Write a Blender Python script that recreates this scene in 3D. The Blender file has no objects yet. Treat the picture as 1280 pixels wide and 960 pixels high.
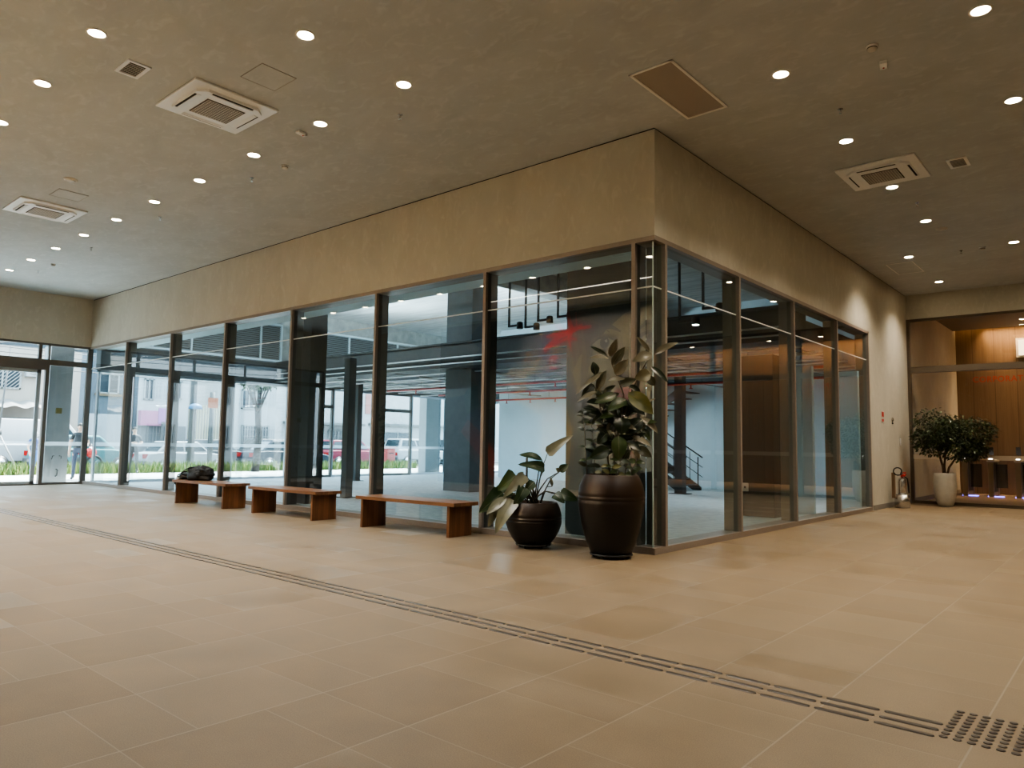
import bpy, bmesh, math, random
from math import sin, cos, pi, radians
from mathutils import Vector, Matrix, Euler
random.seed(7)
sc = bpy.context.scene
COL = sc.collection

# ------------------------------------------------------------------ constants (metres)
ZC = 5.29          # hall ceiling
ZH = 3.91          # head of the shop glazing
LX = 18.39         # length of the long glazed front (towards -X)
RY = 12.80         # depth of the right hand arm of the hall
YB = -9.0          # mural wall behind the camera
XR = 7.6           # far right wall of the hall
ML = [-0.307, -2.87, -5.43, -8.03, -10.63, -13.24, -15.87]
MR = [0.29, 2.53, 4.79, 7.15, 9.32]

# ------------------------------------------------------------------ materials
MATS = {}
def new_mat(name):
    m = bpy.data.materials.new(name); m.use_nodes = True
    nt = m.node_tree; nt.nodes.clear()
    out = nt.nodes.new('ShaderNodeOutputMaterial')
    return m, nt, out
def N(nt, typ, **kw):
    n = nt.nodes.new(typ)
    for k, v in kw.items():
        if k.startswith('i_'):
            key = k[2:]
            key = int(key) if key.isdigit() else key.replace('_', ' ')
            n.inputs[key].default_value = v
        else: setattr(n, k, v)
    return n
def rgb(c): return (c[0], c[1], c[2], 1.0)
def mix_rgb(nt, fac, a, b, blend='MIX'):
    n = nt.nodes.new('ShaderNodeMix'); n.data_type = 'RGBA'; n.blend_type = blend
    for sock, v in ((n.inputs[0], fac), (n.inputs[6], a), (n.inputs[7], b)):
        if hasattr(v, 'is_output'): nt.links.new(v, sock)
        elif isinstance(v, (int, float)): sock.default_value = v
        else: sock.default_value = rgb(v)
    return n.outputs[2]
def math_n(nt, op, a, b=None, c=None):
    n = nt.nodes.new('ShaderNodeMath'); n.operation = op
    for i, v in enumerate((a, b, c)):
        if v is None: continue
        if hasattr(v, 'is_output'): nt.links.new(v, n.inputs[i])
        else: n.inputs[i].default_value = v
    return n.outputs[0]
def mat(name, col, rough=0.5, metal=0.0, var=0.0, scale=8.0, bump=0.0, spec=0.5, col2=None, stretch=None, coat=0.0):
    """principled material with optional noise variation of the colour and a noise bump"""
    if name in MATS: return MATS[name]
    m, nt, out = new_mat(name)
    p = N(nt, 'ShaderNodeBsdfPrincipled')
    p.inputs['Base Color'].default_value = rgb(col); p.inputs['Roughness'].default_value = rough
    p.inputs['Metallic'].default_value = metal; p.inputs['Specular IOR Level'].default_value = spec
    p.inputs['Coat Weight'].default_value = coat
    nt.links.new(p.outputs[0], out.inputs[0])
    if var or bump:
        tc = N(nt, 'ShaderNodeTexCoord'); mp = N(nt, 'ShaderNodeMapping')
        nt.links.new(tc.outputs['Object'], mp.inputs['Vector'])
        if stretch: mp.inputs['Scale'].default_value = stretch
        nz = N(nt, 'ShaderNodeTexNoise'); nz.inputs['Scale'].default_value = scale
        nz.inputs['Detail'].default_value = 5; nz.inputs['Roughness'].default_value = .6
        nt.links.new(mp.outputs[0], nz.inputs['Vector'])
        if var:
            c2 = col2 or tuple(max(0, x * (1 - var)) for x in col)
            c1 = tuple(min(1, x * (1 + var)) for x in col) if not col2 else col
            cr = N(nt, 'ShaderNodeValToRGB'); cr.color_ramp.elements[0].position = .32; cr.color_ramp.elements[1].position = .68
            cr.color_ramp.elements[0].color = rgb(c2); cr.color_ramp.elements[1].color = rgb(c1)
            nt.links.new(nz.outputs['Fac'], cr.inputs[0]); nt.links.new(cr.outputs[0], p.inputs['Base Color'])
        if bump:
            b = N(nt, 'ShaderNodeBump'); b.inputs['Strength'].default_value = bump; b.inputs['Distance'].default_value = .02
            nt.links.new(nz.outputs['Fac'], b.inputs['Height']); nt.links.new(b.outputs[0], p.inputs['Normal'])
    MATS[name] = m
    return m
def emit(name, col, strength):
    if name in MATS: return MATS[name]
    m, nt, out = new_mat(name)
    e = N(nt, 'ShaderNodeEmission'); e.inputs[0].default_value = rgb(col); e.inputs[1].default_value = strength
    nt.links.new(e.outputs[0], out.inputs[0]); MATS[name] = m
    return m
def plaster(name, c1, c2, c3, rough=.85, scale=1.1, streak=(1, 1, 1)):
    """trowelled plaster: two noise scales, faint worn patches"""
    if name in MATS: return MATS[name]
    m, nt, out = new_mat(name)
    p = N(nt, 'ShaderNodeBsdfPrincipled'); p.inputs['Roughness'].default_value = rough; p.inputs['Specular IOR Level'].default_value = .25
    nt.links.new(p.outputs[0], out.inputs[0])
    g = N(nt, 'ShaderNodeNewGeometry'); mp = N(nt, 'ShaderNodeMapping'); mp.inputs['Scale'].default_value = streak
    nt.links.new(g.outputs['Position'], mp.inputs[0])
    a = N(nt, 'ShaderNodeTexNoise'); a.inputs['Scale'].default_value = scale; a.inputs['Detail'].default_value = 6; a.inputs['Roughness'].default_value = .62; a.inputs['Distortion'].default_value = .8
    b = N(nt, 'ShaderNodeTexNoise'); b.inputs['Scale'].default_value = scale * 5; b.inputs['Detail'].default_value = 4; b.inputs['Distortion'].default_value = 1.2
    for n in (a, b): nt.links.new(mp.outputs[0], n.inputs['Vector'])
    r1 = N(nt, 'ShaderNodeValToRGB'); r1.color_ramp.elements[0].position = .35; r1.color_ramp.elements[1].position = .65
    r1.color_ramp.elements[0].color = rgb(c1); r1.color_ramp.elements[1].color = rgb(c2)
    nt.links.new(a.outputs[0], r1.inputs[0])
    r2 = N(nt, 'ShaderNodeMapRange'); r2.inputs[1].default_value = .52; r2.inputs[2].default_value = .75; r2.inputs[4].default_value = .55
    nt.links.new(b.outputs[0], r2.inputs[0])
    nt.links.new(mix_rgb(nt, r2.outputs[0], r1.outputs[0], c3), p.inputs['Base Color'])
    bp = N(nt, 'ShaderNodeBump'); bp.inputs['Strength'].default_value = .12; bp.inputs['Distance'].default_value = .01
    nt.links.new(b.outputs[0], bp.inputs['Height']); nt.links.new(bp.outputs[0], p.inputs['Normal'])
    MATS[name] = m
    return m
def glass(name, tint=(.8, .86, .86), refl=1.0, f0=.043):
    """flat architectural pane: clear tinted transmission plus Schlick reflection of both faces"""
    if name in MATS: return MATS[name]
    m, nt, out = new_mat(name)
    lw = N(nt, 'ShaderNodeLayerWeight'); lw.inputs['Blend'].default_value = .5
    f = math_n(nt, 'MULTIPLY_ADD', math_n(nt, 'POWER', lw.outputs['Facing'], 6.0), 1.0 - f0, f0)
    r = math_n(nt, 'DIVIDE', math_n(nt, 'MULTIPLY', f, 2.0 * refl), math_n(nt, 'ADD', f, 1.0))
    t = N(nt, 'ShaderNodeBsdfTransparent'); t.inputs[0].default_value = rgb(tint)
    g = N(nt, 'ShaderNodeBsdfGlossy'); g.inputs['Roughness'].default_value = 0.0; g.inputs[0].default_value = (1, 1, 1, 1)
    mx = N(nt, 'ShaderNodeMixShader')
    nt.links.new(r, mx.inputs[0]); nt.links.new(t.outputs[0], mx.inputs[1]); nt.links.new(g.outputs[0], mx.inputs[2])
    nt.links.new(mx.outputs[0], out.inputs[0])
    MATS[name] = m
    return m
def frosted(name, col, alpha):
    m, nt, out = new_mat(name)
    t = N(nt, 'ShaderNodeBsdfTransparent'); d = N(nt, 'ShaderNodeBsdfDiffuse'); d.inputs[0].default_value = rgb(col)
    tr = N(nt, 'ShaderNodeBsdfTranslucent'); tr.inputs[0].default_value = rgb(col)
    a = N(nt, 'ShaderNodeAddShader'); nt.links.new(d.outputs[0], a.inputs[0]); nt.links.new(tr.outputs[0], a.inputs[1])
    mx = N(nt, 'ShaderNodeMixShader'); mx.inputs[0].default_value = alpha
    nt.links.new(t.outputs[0], mx.inputs[1]); nt.links.new(a.outputs[0], mx.inputs[2]); nt.links.new(mx.outputs[0], out.inputs[0])
    MATS[name] = m
    return m

def floor_material():
    m, nt, out = new_mat('sandstone tiles')
    p = N(nt, 'ShaderNodeBsdfPrincipled'); nt.links.new(p.outputs[0], out.inputs[0])
    p.inputs['Specular IOR Level'].default_value = .5
    g = N(nt, 'ShaderNodeNewGeometry'); s = N(nt, 'ShaderNodeSeparateXYZ'); nt.links.new(g.outputs['Position'], s.inputs[0])
    W = .6545
    cx = math_n(nt, 'DIVIDE', math_n(nt, 'ADD', s.outputs[0], 60 * W - 3.84), W)       # course number across X
    ci = math_n(nt, 'FLOOR', cx); cf = math_n(nt, 'FRACT', cx)
    wn = N(nt, 'ShaderNodeTexWhiteNoise'); wn.noise_dimensions = '1D'; nt.links.new(ci, wn.inputs['W'])
    off = math_n(nt, 'MULTIPLY', math_n(nt, 'FLOOR', math_n(nt, 'MULTIPLY', wn.outputs['Value'], 6.0)), .3333)
    P = .985
    ty = math_n(nt, 'ADD', math_n(nt, 'DIVIDE', math_n(nt, 'ADD', s.outputs[1], 60.02), P), off)
    ti = math_n(nt, 'FLOOR', ty); tf = math_n(nt, 'FRACT', ty)
    big = math_n(nt, 'GREATER_THAN', tf, .3333)
    # distance in metres to the nearest joint
    dx = math_n(nt, 'MULTIPLY', math_n(nt, 'MINIMUM', cf, math_n(nt, 'SUBTRACT', 1.0, cf)), W)
    d1 = math_n(nt, 'MINIMUM', tf, math_n(nt, 'SUBTRACT', 1.0, tf))
    d2 = math_n(nt, 'ABSOLUTE', math_n(nt, 'SUBTRACT', tf, .3333))
    dy = math_n(nt, 'MULTIPLY', math_n(nt, 'MINIMUM', d1, d2), P)
    jx = math_n(nt, 'LESS_THAN', dx, .0042); jy = math_n(nt, 'LESS_THAN', dy, .0028)
    j = math_n(nt, 'MAXIMUM', jx, math_n(nt, 'MULTIPLY', jy, .75))
    cmb = N(nt, 'ShaderNodeCombineXYZ'); nt.links.new(ci, cmb.inputs[0]); nt.links.new(ti, cmb.inputs[1]); nt.links.new(big, cmb.inputs[2])
    tn = N(nt, 'ShaderNodeTexWhiteNoise'); tn.noise_dimensions = '3D'; nt.links.new(cmb.outputs[0], tn.inputs['Vector'])
    cr = N(nt, 'ShaderNodeValToRGB'); e = cr.color_ramp.elements
    e[0].position = 0; e[0].color = rgb((.207, .148, .088)); e[1].position = 1; e[1].color = rgb((.228, .164, .098))
    nt.links.new(tn.outputs['Value'], cr.inputs[0])
    cl = N(nt, 'ShaderNodeTexNoise'); cl.inputs['Scale'].default_value = 2.2; cl.inputs['Detail'].default_value = 7; cl.inputs['Roughness'].default_value = .65
    gr = N(nt, 'ShaderNodeTexNoise'); gr.inputs['Scale'].default_value = 190; gr.inputs['Detail'].default_value = 3
    for n in (cl, gr): nt.links.new(g.outputs['Position'], n.inputs['Vector'])
    c = mix_rgb(nt, math_n(nt, 'MULTIPLY', cl.outputs[0], .32), cr.outputs[0], (.29, .23, .16))
    sp = N(nt, 'ShaderNodeMapRange'); sp.inputs[1].default_value = .35; sp.inputs[2].default_value = .7; sp.inputs[3].default_value = .74; sp.inputs[4].default_value = 1.24
    nt.links.new(math_n(nt, 'ADD', math_n(nt, 'MULTIPLY', gr.outputs[0], .6), math_n(nt, 'MULTIPLY', cl.outputs[0], .4)), sp.inputs[0])
    c = mix_rgb(nt, 1.0, c, sp.outputs[0], 'MULTIPLY')
    c = mix_rgb(nt, math_n(nt, 'MULTIPLY', j, .62), c, (.34, .28, .205))
    nt.links.new(c, p.inputs['Base Color'])
    rr = math_n(nt, 'MULTIPLY_ADD', math_n(nt, 'GREATER_THAN', tn.outputs['Value'], .86), -.09, math_n(nt, 'MULTIPLY_ADD', tn.outputs['Value'], -.12, .60))
    rr = math_n(nt, 'ADD', rr, math_n(nt, 'MULTIPLY', math_n(nt, 'SUBTRACT', cl.outputs[0], .5), .25))
    nt.links.new(rr, p.inputs['Roughness'])
    h = math_n(nt, 'ADD', math_n(nt, 'MULTIPLY', math_n(nt, 'SUBTRACT', 1.0, j), .6), math_n(nt, 'MULTIPLY', gr.outputs[0], .10))
    b = N(nt, 'ShaderNodeBump'); b.inputs['Strength'].default_value = .35; b.inputs['Distance'].default_value = .004
    nt.links.new(h, b.inputs['Height']); nt.links.new(b.outputs[0], p.inputs['Normal'])
    return m

def wood(name, c1, c2, plank=0.0, axis='X', rough=.4, grain=(3, 40, 40), spread=.5):
    """wood: stretched grain noise, optional planks with their own tone (object coordinates)"""
    m, nt, out = new_mat(name)
    p = N(nt, 'ShaderNodeBsdfPrincipled'); p.inputs['Roughness'].default_value = rough; nt.links.new(p.outputs[0], out.inputs[0])
    tc = N(nt, 'ShaderNodeTexCoord'); mp = N(nt, 'ShaderNodeMapping'); mp.inputs['Scale'].default_value = grain
    nt.links.new(tc.outputs['Object'], mp.inputs[0])
    nz = N(nt, 'ShaderNodeTexNoise'); nz.inputs['Scale'].default_value = 1.0; nz.inputs['Detail'].default_value = 6; nz.inputs['Distortion'].default_value = .6
    v = mp.outputs[0]
    fac = nz.outputs[0]
    if plank:
        s = N(nt, 'ShaderNodeSeparateXYZ'); nt.links.new(tc.outputs['Object'], s.inputs[0])
        t = math_n(nt, 'DIVIDE', math_n(nt, 'ADD', s.outputs['XYZ'.index(axis)], 50.0), plank)
        fi = math_n(nt, 'FLOOR', t); ff = math_n(nt, 'FRACT', t)
        wn = N(nt, 'ShaderNodeTexWhiteNoise'); wn.noise_dimensions = '1D'; nt.links.new(fi, wn.inputs['W'])
        va = N(nt, 'ShaderNodeVectorMath'); va.operation = 'ADD'; nt.links.new(mp.outputs[0], va.inputs[0])
        cm = N(nt, 'ShaderNodeCombineXYZ')
        for i in range(3): nt.links.new(math_n(nt, 'MULTIPLY', wn.outputs['Value'], 37.0 + i), cm.inputs[i])
        nt.links.new(cm.outputs[0], va.inputs[1]); v = va.outputs[0]
        fac = math_n(nt, 'ADD', math_n(nt, 'MULTIPLY', nz.outputs[0], 1 - spread), math_n(nt, 'MULTIPLY', wn.outputs['Value'], spread))
    nt.links.new(v, nz.inputs['Vector'])
    cr = N(nt, 'ShaderNodeValToRGB'); cr.color_ramp.elements[0].position = .25; cr.color_ramp.elements[1].position = .75
    cr.color_ramp.elements[0].color = rgb(c1); cr.color_ramp.elements[1].color = rgb(c2)
    nt.links.new(fac, cr.inputs[0]); c = cr.outputs[0]
    if plank:
        edge = math_n(nt, 'LESS_THAN', math_n(nt, 'MINIMUM', ff, math_n(nt, 'SUBTRACT', 1.0, ff)), .02)
        c = mix_rgb(nt, math_n(nt, 'MULTIPLY', edge, .6), c, tuple(x * .3 for x in c1))
    nt.links.new(c, p.inputs['Base Color'])
    MATS[name] = m
    return m

M_ceil = plaster('ceiling plaster', (.485, .51, .525), (.545, .57, .585), (.645, .67, .685), scale=.9, streak=(1, 1.6, 1))
M_wall = plaster('wall plaster', (.52, .495, .43), (.57, .545, .475), (.65, .625, .555), scale=1.2, streak=(1.3, 1.3, .7))
M_floor = floor_material()
M_bronze = mat('bronze aluminium', (.25, .21, .18), .45, .1, .06, 30)
M_fin = mat('bronze fin side', (.10, .097, .09), .55, .1); M_finy = mat('lit bronze fin side', (.22, .20, .165), .55, .1)  # M_finy is the same bronze, lightened to paint in the light it catches
M_glass = glass('shop glass', (.66, .77, .80), 1.0, .072)
M_clear = glass('clear glass', (.84, .93, .95), .9)
M_lobbyglass = glass('lobby glass', (.86, .86, .84), .75)
M_joint = mat('glass joint', (.75, .8, .8), .25)
M_dark = mat('dark recess', (.012, .011, .010), .8)  # near-black stands in for the shade inside gaps and slots
M_white = mat('white plastic', (.88, .89, .90), .38)
M_offwhite = mat('aged white metal', (.66, .63, .58), .45)
M_chrome = mat('brushed steel', (.62, .62, .62), .26, 1.0, .06, 60)
M_black = mat('black plastic', (.02, .02, .02), .45)
M_red = mat('red enamel', (.55, .03, .03), .35)
M_lens = emit('warm lamp lens', (1.0, .83, .55), 45)
M_lenscool = emit('cool lamp lens', (1.0, .96, .9), 25)
M_led = emit('linear led', (1.0, .90, .74), 7)
M_cove = emit('cove led', (1.0, .62, .25), 6)
M_bench = wood('bench hardwood', (.13, .058, .026), (.30, .145, .07), plank=.105, axis='Y', rough=.32, grain=(3.5, 26, 26))
M_benchleg = wood('bench leg hardwood', (.10, .042, .017), (.25, .108, .046), plank=.105, axis='Y', rough=.36, grain=(26, 26, 3.0))
M_panel = wood('lobby veneer', (.145, .093, .053), (.25, .165, .10), plank=.58, axis='X', rough=.45, grain=(26, 26, .7), spread=.22)
M_concrete = mat('raw concrete', (.36, .37, .36), .85, 0, .22, 3.0, .2)
M_slab = mat('concrete slab soffit', (.50, .52, .51), .85, 0, .25, 1.6, .2, stretch=(.5, 4, 1))
M_column = mat('dark painted column', (.05, .053, .053), .7, 0, .10, 4)
M_columng = mat('grey concrete column', (.15, .168, .18), .8, 0, .10, 3, .1)
M_steel = mat('dark steel beam', (.055, .06, .062), .6, .2, .1, 6)
M_shopfloor = mat('shop screed', (.46, .48, .47), .55, 0, .25, 5.0, .15, stretch=(1, 2.5, 1))
M_shopwall = mat('white drywall', (.66, .80, .86), .8, 0, .03, 2)
M_louvre = mat('grey louvre blade', (.34, .36, .37), .5, .3)
M_pipe = mat('galvanised conduit', (.62, .64, .65), .35, .7)
M_redpipe = mat('red sprinkler pipe', (.42, .03, .035), .4)
M_base = mat('grey skirting', (.24, .23, .215), .55)
M_film = frosted('frosted film', (.62, .70, .76), .3)
M_filmw = frosted('frosted film warm', (.5, .46, .38), .45)
M_pot, nt, out = new_mat('brown glazed pot')
p = N(nt, 'ShaderNodeBsdfPrincipled'); p.inputs['Roughness'].default_value = .38; p.inputs['Specular IOR Level'].default_value = .4; nt.links.new(p.outputs[0], out.inputs[0])
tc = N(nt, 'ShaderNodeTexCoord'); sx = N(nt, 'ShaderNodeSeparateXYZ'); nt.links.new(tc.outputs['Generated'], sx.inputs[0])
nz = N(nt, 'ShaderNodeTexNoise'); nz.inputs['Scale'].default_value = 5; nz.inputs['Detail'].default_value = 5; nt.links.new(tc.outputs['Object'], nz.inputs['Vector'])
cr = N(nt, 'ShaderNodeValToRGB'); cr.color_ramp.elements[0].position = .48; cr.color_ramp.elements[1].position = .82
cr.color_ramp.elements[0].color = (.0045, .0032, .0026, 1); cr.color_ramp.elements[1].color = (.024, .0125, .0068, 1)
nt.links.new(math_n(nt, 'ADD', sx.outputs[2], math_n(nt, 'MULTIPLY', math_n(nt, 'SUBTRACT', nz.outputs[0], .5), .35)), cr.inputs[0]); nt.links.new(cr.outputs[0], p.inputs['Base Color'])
M_soil = mat('dark potting soil', (.03, .022, .015), .95, 0, .4, 40, .6)
M_whitepot = mat('pale cement pot', (.52, .50, .45), .6, 0, .06, 12, .05)

# ------------------------------------------------------------------ mesh builder
class MB:
    def __init__(s): s.v = []; s.f = []; s.mi = []; s.sm = []
    def add(s, verts, faces, m=0, smooth=False, M=None):
        o = len(s.v)
        s.v += [tuple(M @ Vector(p)) if M is not None else tuple(p) for p in verts]
        for f in faces: s.f.append(tuple(i + o for i in f)); s.mi.append(m); s.sm.append(smooth)
        return s
    def box(s, a, b, m=0, M=None):
        x0, y0, z0 = a; x1, y1, z1 = b
        v = [(x0, y0, z0), (x1, y0, z0), (x1, y1, z0), (x0, y1, z0), (x0, y0, z1), (x1, y0, z1), (x1, y1, z1), (x0, y1, z1)]
        return s.add(v, [(0, 3, 2, 1), (4, 5, 6, 7), (0, 1, 5, 4), (1, 2, 6, 5), (2, 3, 7, 6), (3, 0, 4, 7)], m, False, M)
    def cbox(s, c, d, m=0, M=None):
        return s.box([c[i] - d[i] / 2 for i in range(3)], [c[i] + d[i] / 2 for i in range(3)], m, M)
    def bbox(s, a, b, r=.01, m=0, M=None):
        """box with chamfered edges"""
        bm = bmesh.new(); bmesh.ops.create_cube(bm, size=1)
        for v in bm.verts: v.co = Vector([a[i] + (v.co[i] + .5) * (b[i] - a[i]) for i in range(3)])
        bmesh.ops.bevel(bm, geom=bm.edges[:], offset=r, segments=2, profile=.6, affect='EDGES')
        s.bm(bm, m, False, M); return s
    def bm(s, bm, m=0, smooth=False, M=None):
        bm.verts.index_update()
        s.add([v.co.copy() for v in bm.verts], [tuple(v.index for v in f.verts) for f in bm.faces], m, smooth, M); bm.free()
    def quad(s, a, b, c, d, m=0): return s.add([a, b, c, d], [(0, 1, 2, 3)], m)
    def lathe(s, prof, n=32, m=0, c=(0, 0, 0), M=None, cap=True, smooth=True):
        v = []; f = []
        for r, z in prof:
            for k in range(n): v.append((c[0] + r * cos(2 * pi * k / n), c[1] + r * sin(2 * pi * k / n), c[2] + z))
        for i in range(len(prof) - 1):
            for k in range(n):
                a = i * n + k; b = i * n + (k + 1) % n
                f.append((a, b, b + n, a + n))
        s.add(v, f, m, smooth, M)
        if cap:
            o = len(s.v) - len(v)
            for ring, rev in ((0, True), (len(prof) - 1, False)):
                if prof[ring][0] > 1e-5:
                    idx = [o + ring * n + k for k in range(n)]
                    s.f.append(tuple(reversed(idx)) if rev else tuple(idx)); s.mi.append(m); s.sm.append(False)
        return s
    def cyl(s, p, q, r, n=12, m=0, r2=None, smooth=True, M=None):
        return s.tube([p, q], [r, r if r2 is None else r2], n, m, smooth=smooth, M=M)
    def tube(s, pts, rad, n=8, m=0, smooth=True, closed=False, M=None, cap=True):
        pts = [Vector(p) for p in pts]; k = len(pts)
        if not hasattr(rad, '__len__'): rad = [rad] * k
        v = []; f = []; prev = None
        for i, p in enumerate(pts):
            if closed: d = pts[(i + 1) % k] - pts[i - 1]
            else: d = pts[min(i + 1, k - 1)] - pts[max(i - 1, 0)]
            if d.length < 1e-9: d = Vector((0, 0, 1))
            d.normalize()
            if prev is None:
                u = d.orthogonal().normalized()
            else:
                u = prev - d * prev.dot(d)
                u = u.normalized() if u.length > 1e-6 else d.orthogonal().normalized()
            prev = u; w = d.cross(u)
            for j in range(n):
                a = 2 * pi * j / n; v.append(p + (u * cos(a) + w * sin(a)) * rad[i])
        segs = k if closed else k - 1
        for i in range(segs):
            for j in range(n):
                a = i * n + j; b = i * n + (j + 1) % n; c = ((i + 1) % k) * n + (j + 1) % n; d = ((i + 1) % k) * n + j
                f.append((a, b, c, d))
        if cap and not closed:
            f.append(tuple(reversed(range(n)))); f.append(tuple((k - 1) * n + j for j in range(n)))
        return s.add(v, f, m, smooth, M)
    def ell(s, c, r, m=0, seg=16, rings=10, M=None, zmin=-1.0):
        bm = bmesh.new(); bmesh.ops.create_uvsphere(bm, u_segments=seg, v_segments=rings, radius=1)
        for v in bm.verts:
            if v.co.z < zmin: v.co.z = zmin
            v.co = Vector((c[0] + v.co.x * r[0], c[1] + v.co.y * r[1], c[2] + v.co.z * r[2]))
        s.bm(bm, m, True, M); return s
    def prism(s, poly, axis, a, b, m=0, M=None, smooth=False):
        """polygon (2 coords of the other axes, in order) extruded along axis from a to b"""
        n = len(poly)
        def P(q, t):
            return {'X': (t, q[0], q[1]), 'Y': (q[0], t, q[1]), 'Z': (q[0], q[1], t)}[axis]
        v = [P(q, a) for q in poly] + [P(q, b) for q in poly]
        f = [tuple(reversed(range(n))), tuple(range(n, 2 * n))] + [(i, (i + 1) % n, n + (i + 1) % n, n + i) for i in range(n)]
        return s.add(v, f, m, smooth, M)
    def mesh(s, name, mats):
        me = bpy.data.meshes.new(name); me.from_pydata(s.v, [], s.f)
        for m in (mats if isinstance(mats, (list, tuple)) else [mats]): me.materials.append(m)
        me.polygons.foreach_set('material_index', s.mi); me.polygons.foreach_set('use_smooth', s.sm)
        me.update(); me.validate(verbose=False)
        bm = bmesh.new(); bm.from_mesh(me); bmesh.ops.recalc_face_normals(bm, faces=bm.faces[:]); bm.to_mesh(me); bm.free()
        return me
    def build(s, name, mats, parent=None, loc=None):
        o = bpy.data.objects.new(name, s.mesh(name, mats)); COL.objects.link(o)
        if parent: o.parent = parent
        if loc: o.location = loc
        return o
def tag(o, label, cat=None, group=None, kind=None):
    o['label'] = label
    if cat: o['category'] = cat
    if group: o['group'] = group
    if kind: o['kind'] = kind
    return o
def thing(name, label, cat, loc=(0, 0, 0), rz=0.0, group=None, kind=None):
    o = bpy.data.objects.new(name, None); COL.objects.link(o); o.empty_display_size = .1
    o.location = loc; o.rotation_euler = (0, 0, rz)
    return tag(o, label, cat, group, kind)
def dup(root, loc, rz=None, label=None, scale=None):
    def cp(o, par):
        c = o.copy(); COL.objects.link(c); c.parent = par
        for ch in o.children: cp(ch, c)
        return c
    r = cp(root, None); r.location = loc
    if rz is not None: r.rotation_euler = (0, 0, rz)
    if label: r['label'] = label
    if scale: r.scale = scale
    return r
def struct(name, mb, m, label, cat, parent=None):
    return tag(mb.build(name, m, parent), label, cat, kind='structure')
def lamp(name, typ, loc, energy, col, parent=None, **kw):
    l = bpy.data.lights.new(name, typ); l.energy = energy; l.color = col
    for k, v in kw.items(): setattr(l, k, v)
    o = bpy.data.objects.new(name, l); COL.objects.link(o); o.location = loc
    if parent: o.parent = parent
    return o
WARM = (1.0, .86, .66)
NEUTRAL = (1.0, .975, .92)

# ================================================================== SETTING: hall shell
struct('floor', MB().box((-LX - .25, YB, -.2), (XR, 0, 0)).box((0, 0, -.2), (XR, RY, 0)), M_floor, 'tan sandstone tile floor running through the whole hall', 'floor')
# ceiling of the hall in two slabs of one mesh (front strip, right arm)
struct('ceiling', MB().box((-LX - .3, YB - .3, ZC), (XR + .3, .3, ZC + .66)).box((-.3, 0.3, ZC), (XR + .3, RY + .3, ZC + .66)), M_ceil, 'brown grey trowelled plaster ceiling over the hall', 'ceiling')
G = .022   # shadow gap under the ceiling, its shade painted by a dark strip
struct('wall_left', MB().box((-LX - .3, 0, ZH), (0, .3, ZC - G)), M_wall, 'long plaster fascia above the left hand shop glazing', 'wall')
struct('wall_right', MB().box((-.3, .3, ZH), (0, RY, ZC - G)).box((-.3, MR[-1] + .03, 0), (0, RY, ZH)), M_wall, 'plaster fascia and solid pier above and beyond the right hand glazing', 'wall')
struct('trim_1', MB().box((-LX, .015, ZC - G), (-.015, .3, ZC)).box((-.3, .3, ZC - G), (-.015, RY, ZC)), M_dark, 'dark strip painted as shade in the gap between fascia and ceiling', 'trim')
struct('wall_back', MB().box((0, RY, 4.66), (XR, RY + .3, ZC)), M_wall, 'plaster fascia above the lobby glazing', 'wall')
struct('wall_street', MB().box((-LX - .3, YB, 3.90), (-LX, 0, ZC)).box((-LX - .3, YB, 0), (-LX, YB + 1.15, 3.9)), M_wall, 'plaster fascia above the street doors', 'wall')
struct('wall_front', MB().box((-LX - .3, YB - .3, 0), (XR, YB, ZC)), plaster('mural wall plaster', (.36, .31, .23), (.42, .36, .27), (.46, .40, .31)), 'plaster wall behind the viewer carrying the mural', 'wall')
struct('wall_far', MB().box((XR, YB, 0), (XR + .3, RY, ZC)), M_wall, 'plaster wall closing the right side of the hall', 'wall')
struct('baseboard_right', MB().box((0, MR[-1] + .06, 0), (.014, RY, .11)), M_base, 'grey stone skirting along the pier beyond the glazing', 'baseboard')

# ---- shop glazing, long front (plane y = 0) and short front (plane x = 0)
def front_window(idx, along, a, b, label, mull, solid=False):
    """one bay between positions a and b (distance from the corner); along = 'X' runs to -x, 'Y' to +y"""
    w = thing('window_%d' % idx, label, 'window', kind='structure')
    def B(mb, s0, s1, d0, d1, z0, z1, m=0):
        if along == 'X': return mb.box((-s1, d0, z0), (-s0, d1, z1), m)
        return mb.box((-d1, s0, z0), (-d0, s1, z1), m)
    def pane(name, s0, s1, z0, z1):
        d = .06
        if along == 'X': mb = MB().quad((-s1, d, z0), (-s0, d, z0), (-s0, d, z1), (-s1, d, z1))
        else: mb = MB().quad((-d, s0, z0), (-d, s1, z0), (-d, s1, z1), (-d, s0, z1))
        return mb.build(name, M_glass, w)
    lo = a + (.06 if a == 0 else .027)
    hi = b - .027 if mull or solid else b - .01
    pane('lower_pane', lo, hi, .08, 3.272); pane('upper_pane', lo, hi, 3.288, ZH - .06)
    B(MB(), lo, hi, .052, .068, 3.272, 3.288).build('glass_joint', M_joint, w)
    a_ = a if along == 'X' else max(a, .30)
    if b > a_:
        B(MB(), a_, b, 0, .30, 0, .08).build('sill', M_bronze, w)
        B(MB(), a_, b, 0, .30, ZH - .06, ZH).build('head_frame', M_bronze, w)
    if mull:
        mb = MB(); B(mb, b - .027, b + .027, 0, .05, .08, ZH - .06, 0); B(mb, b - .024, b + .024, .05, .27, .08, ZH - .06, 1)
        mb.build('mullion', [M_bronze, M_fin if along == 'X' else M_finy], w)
    return w
n = 0
ordl = ['narrow corner', 'first', 'second', 'third', 'fourth', 'fifth', 'sixth', 'seventh']
ls = [0] + [-x for x in ML] + [LX]
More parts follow.
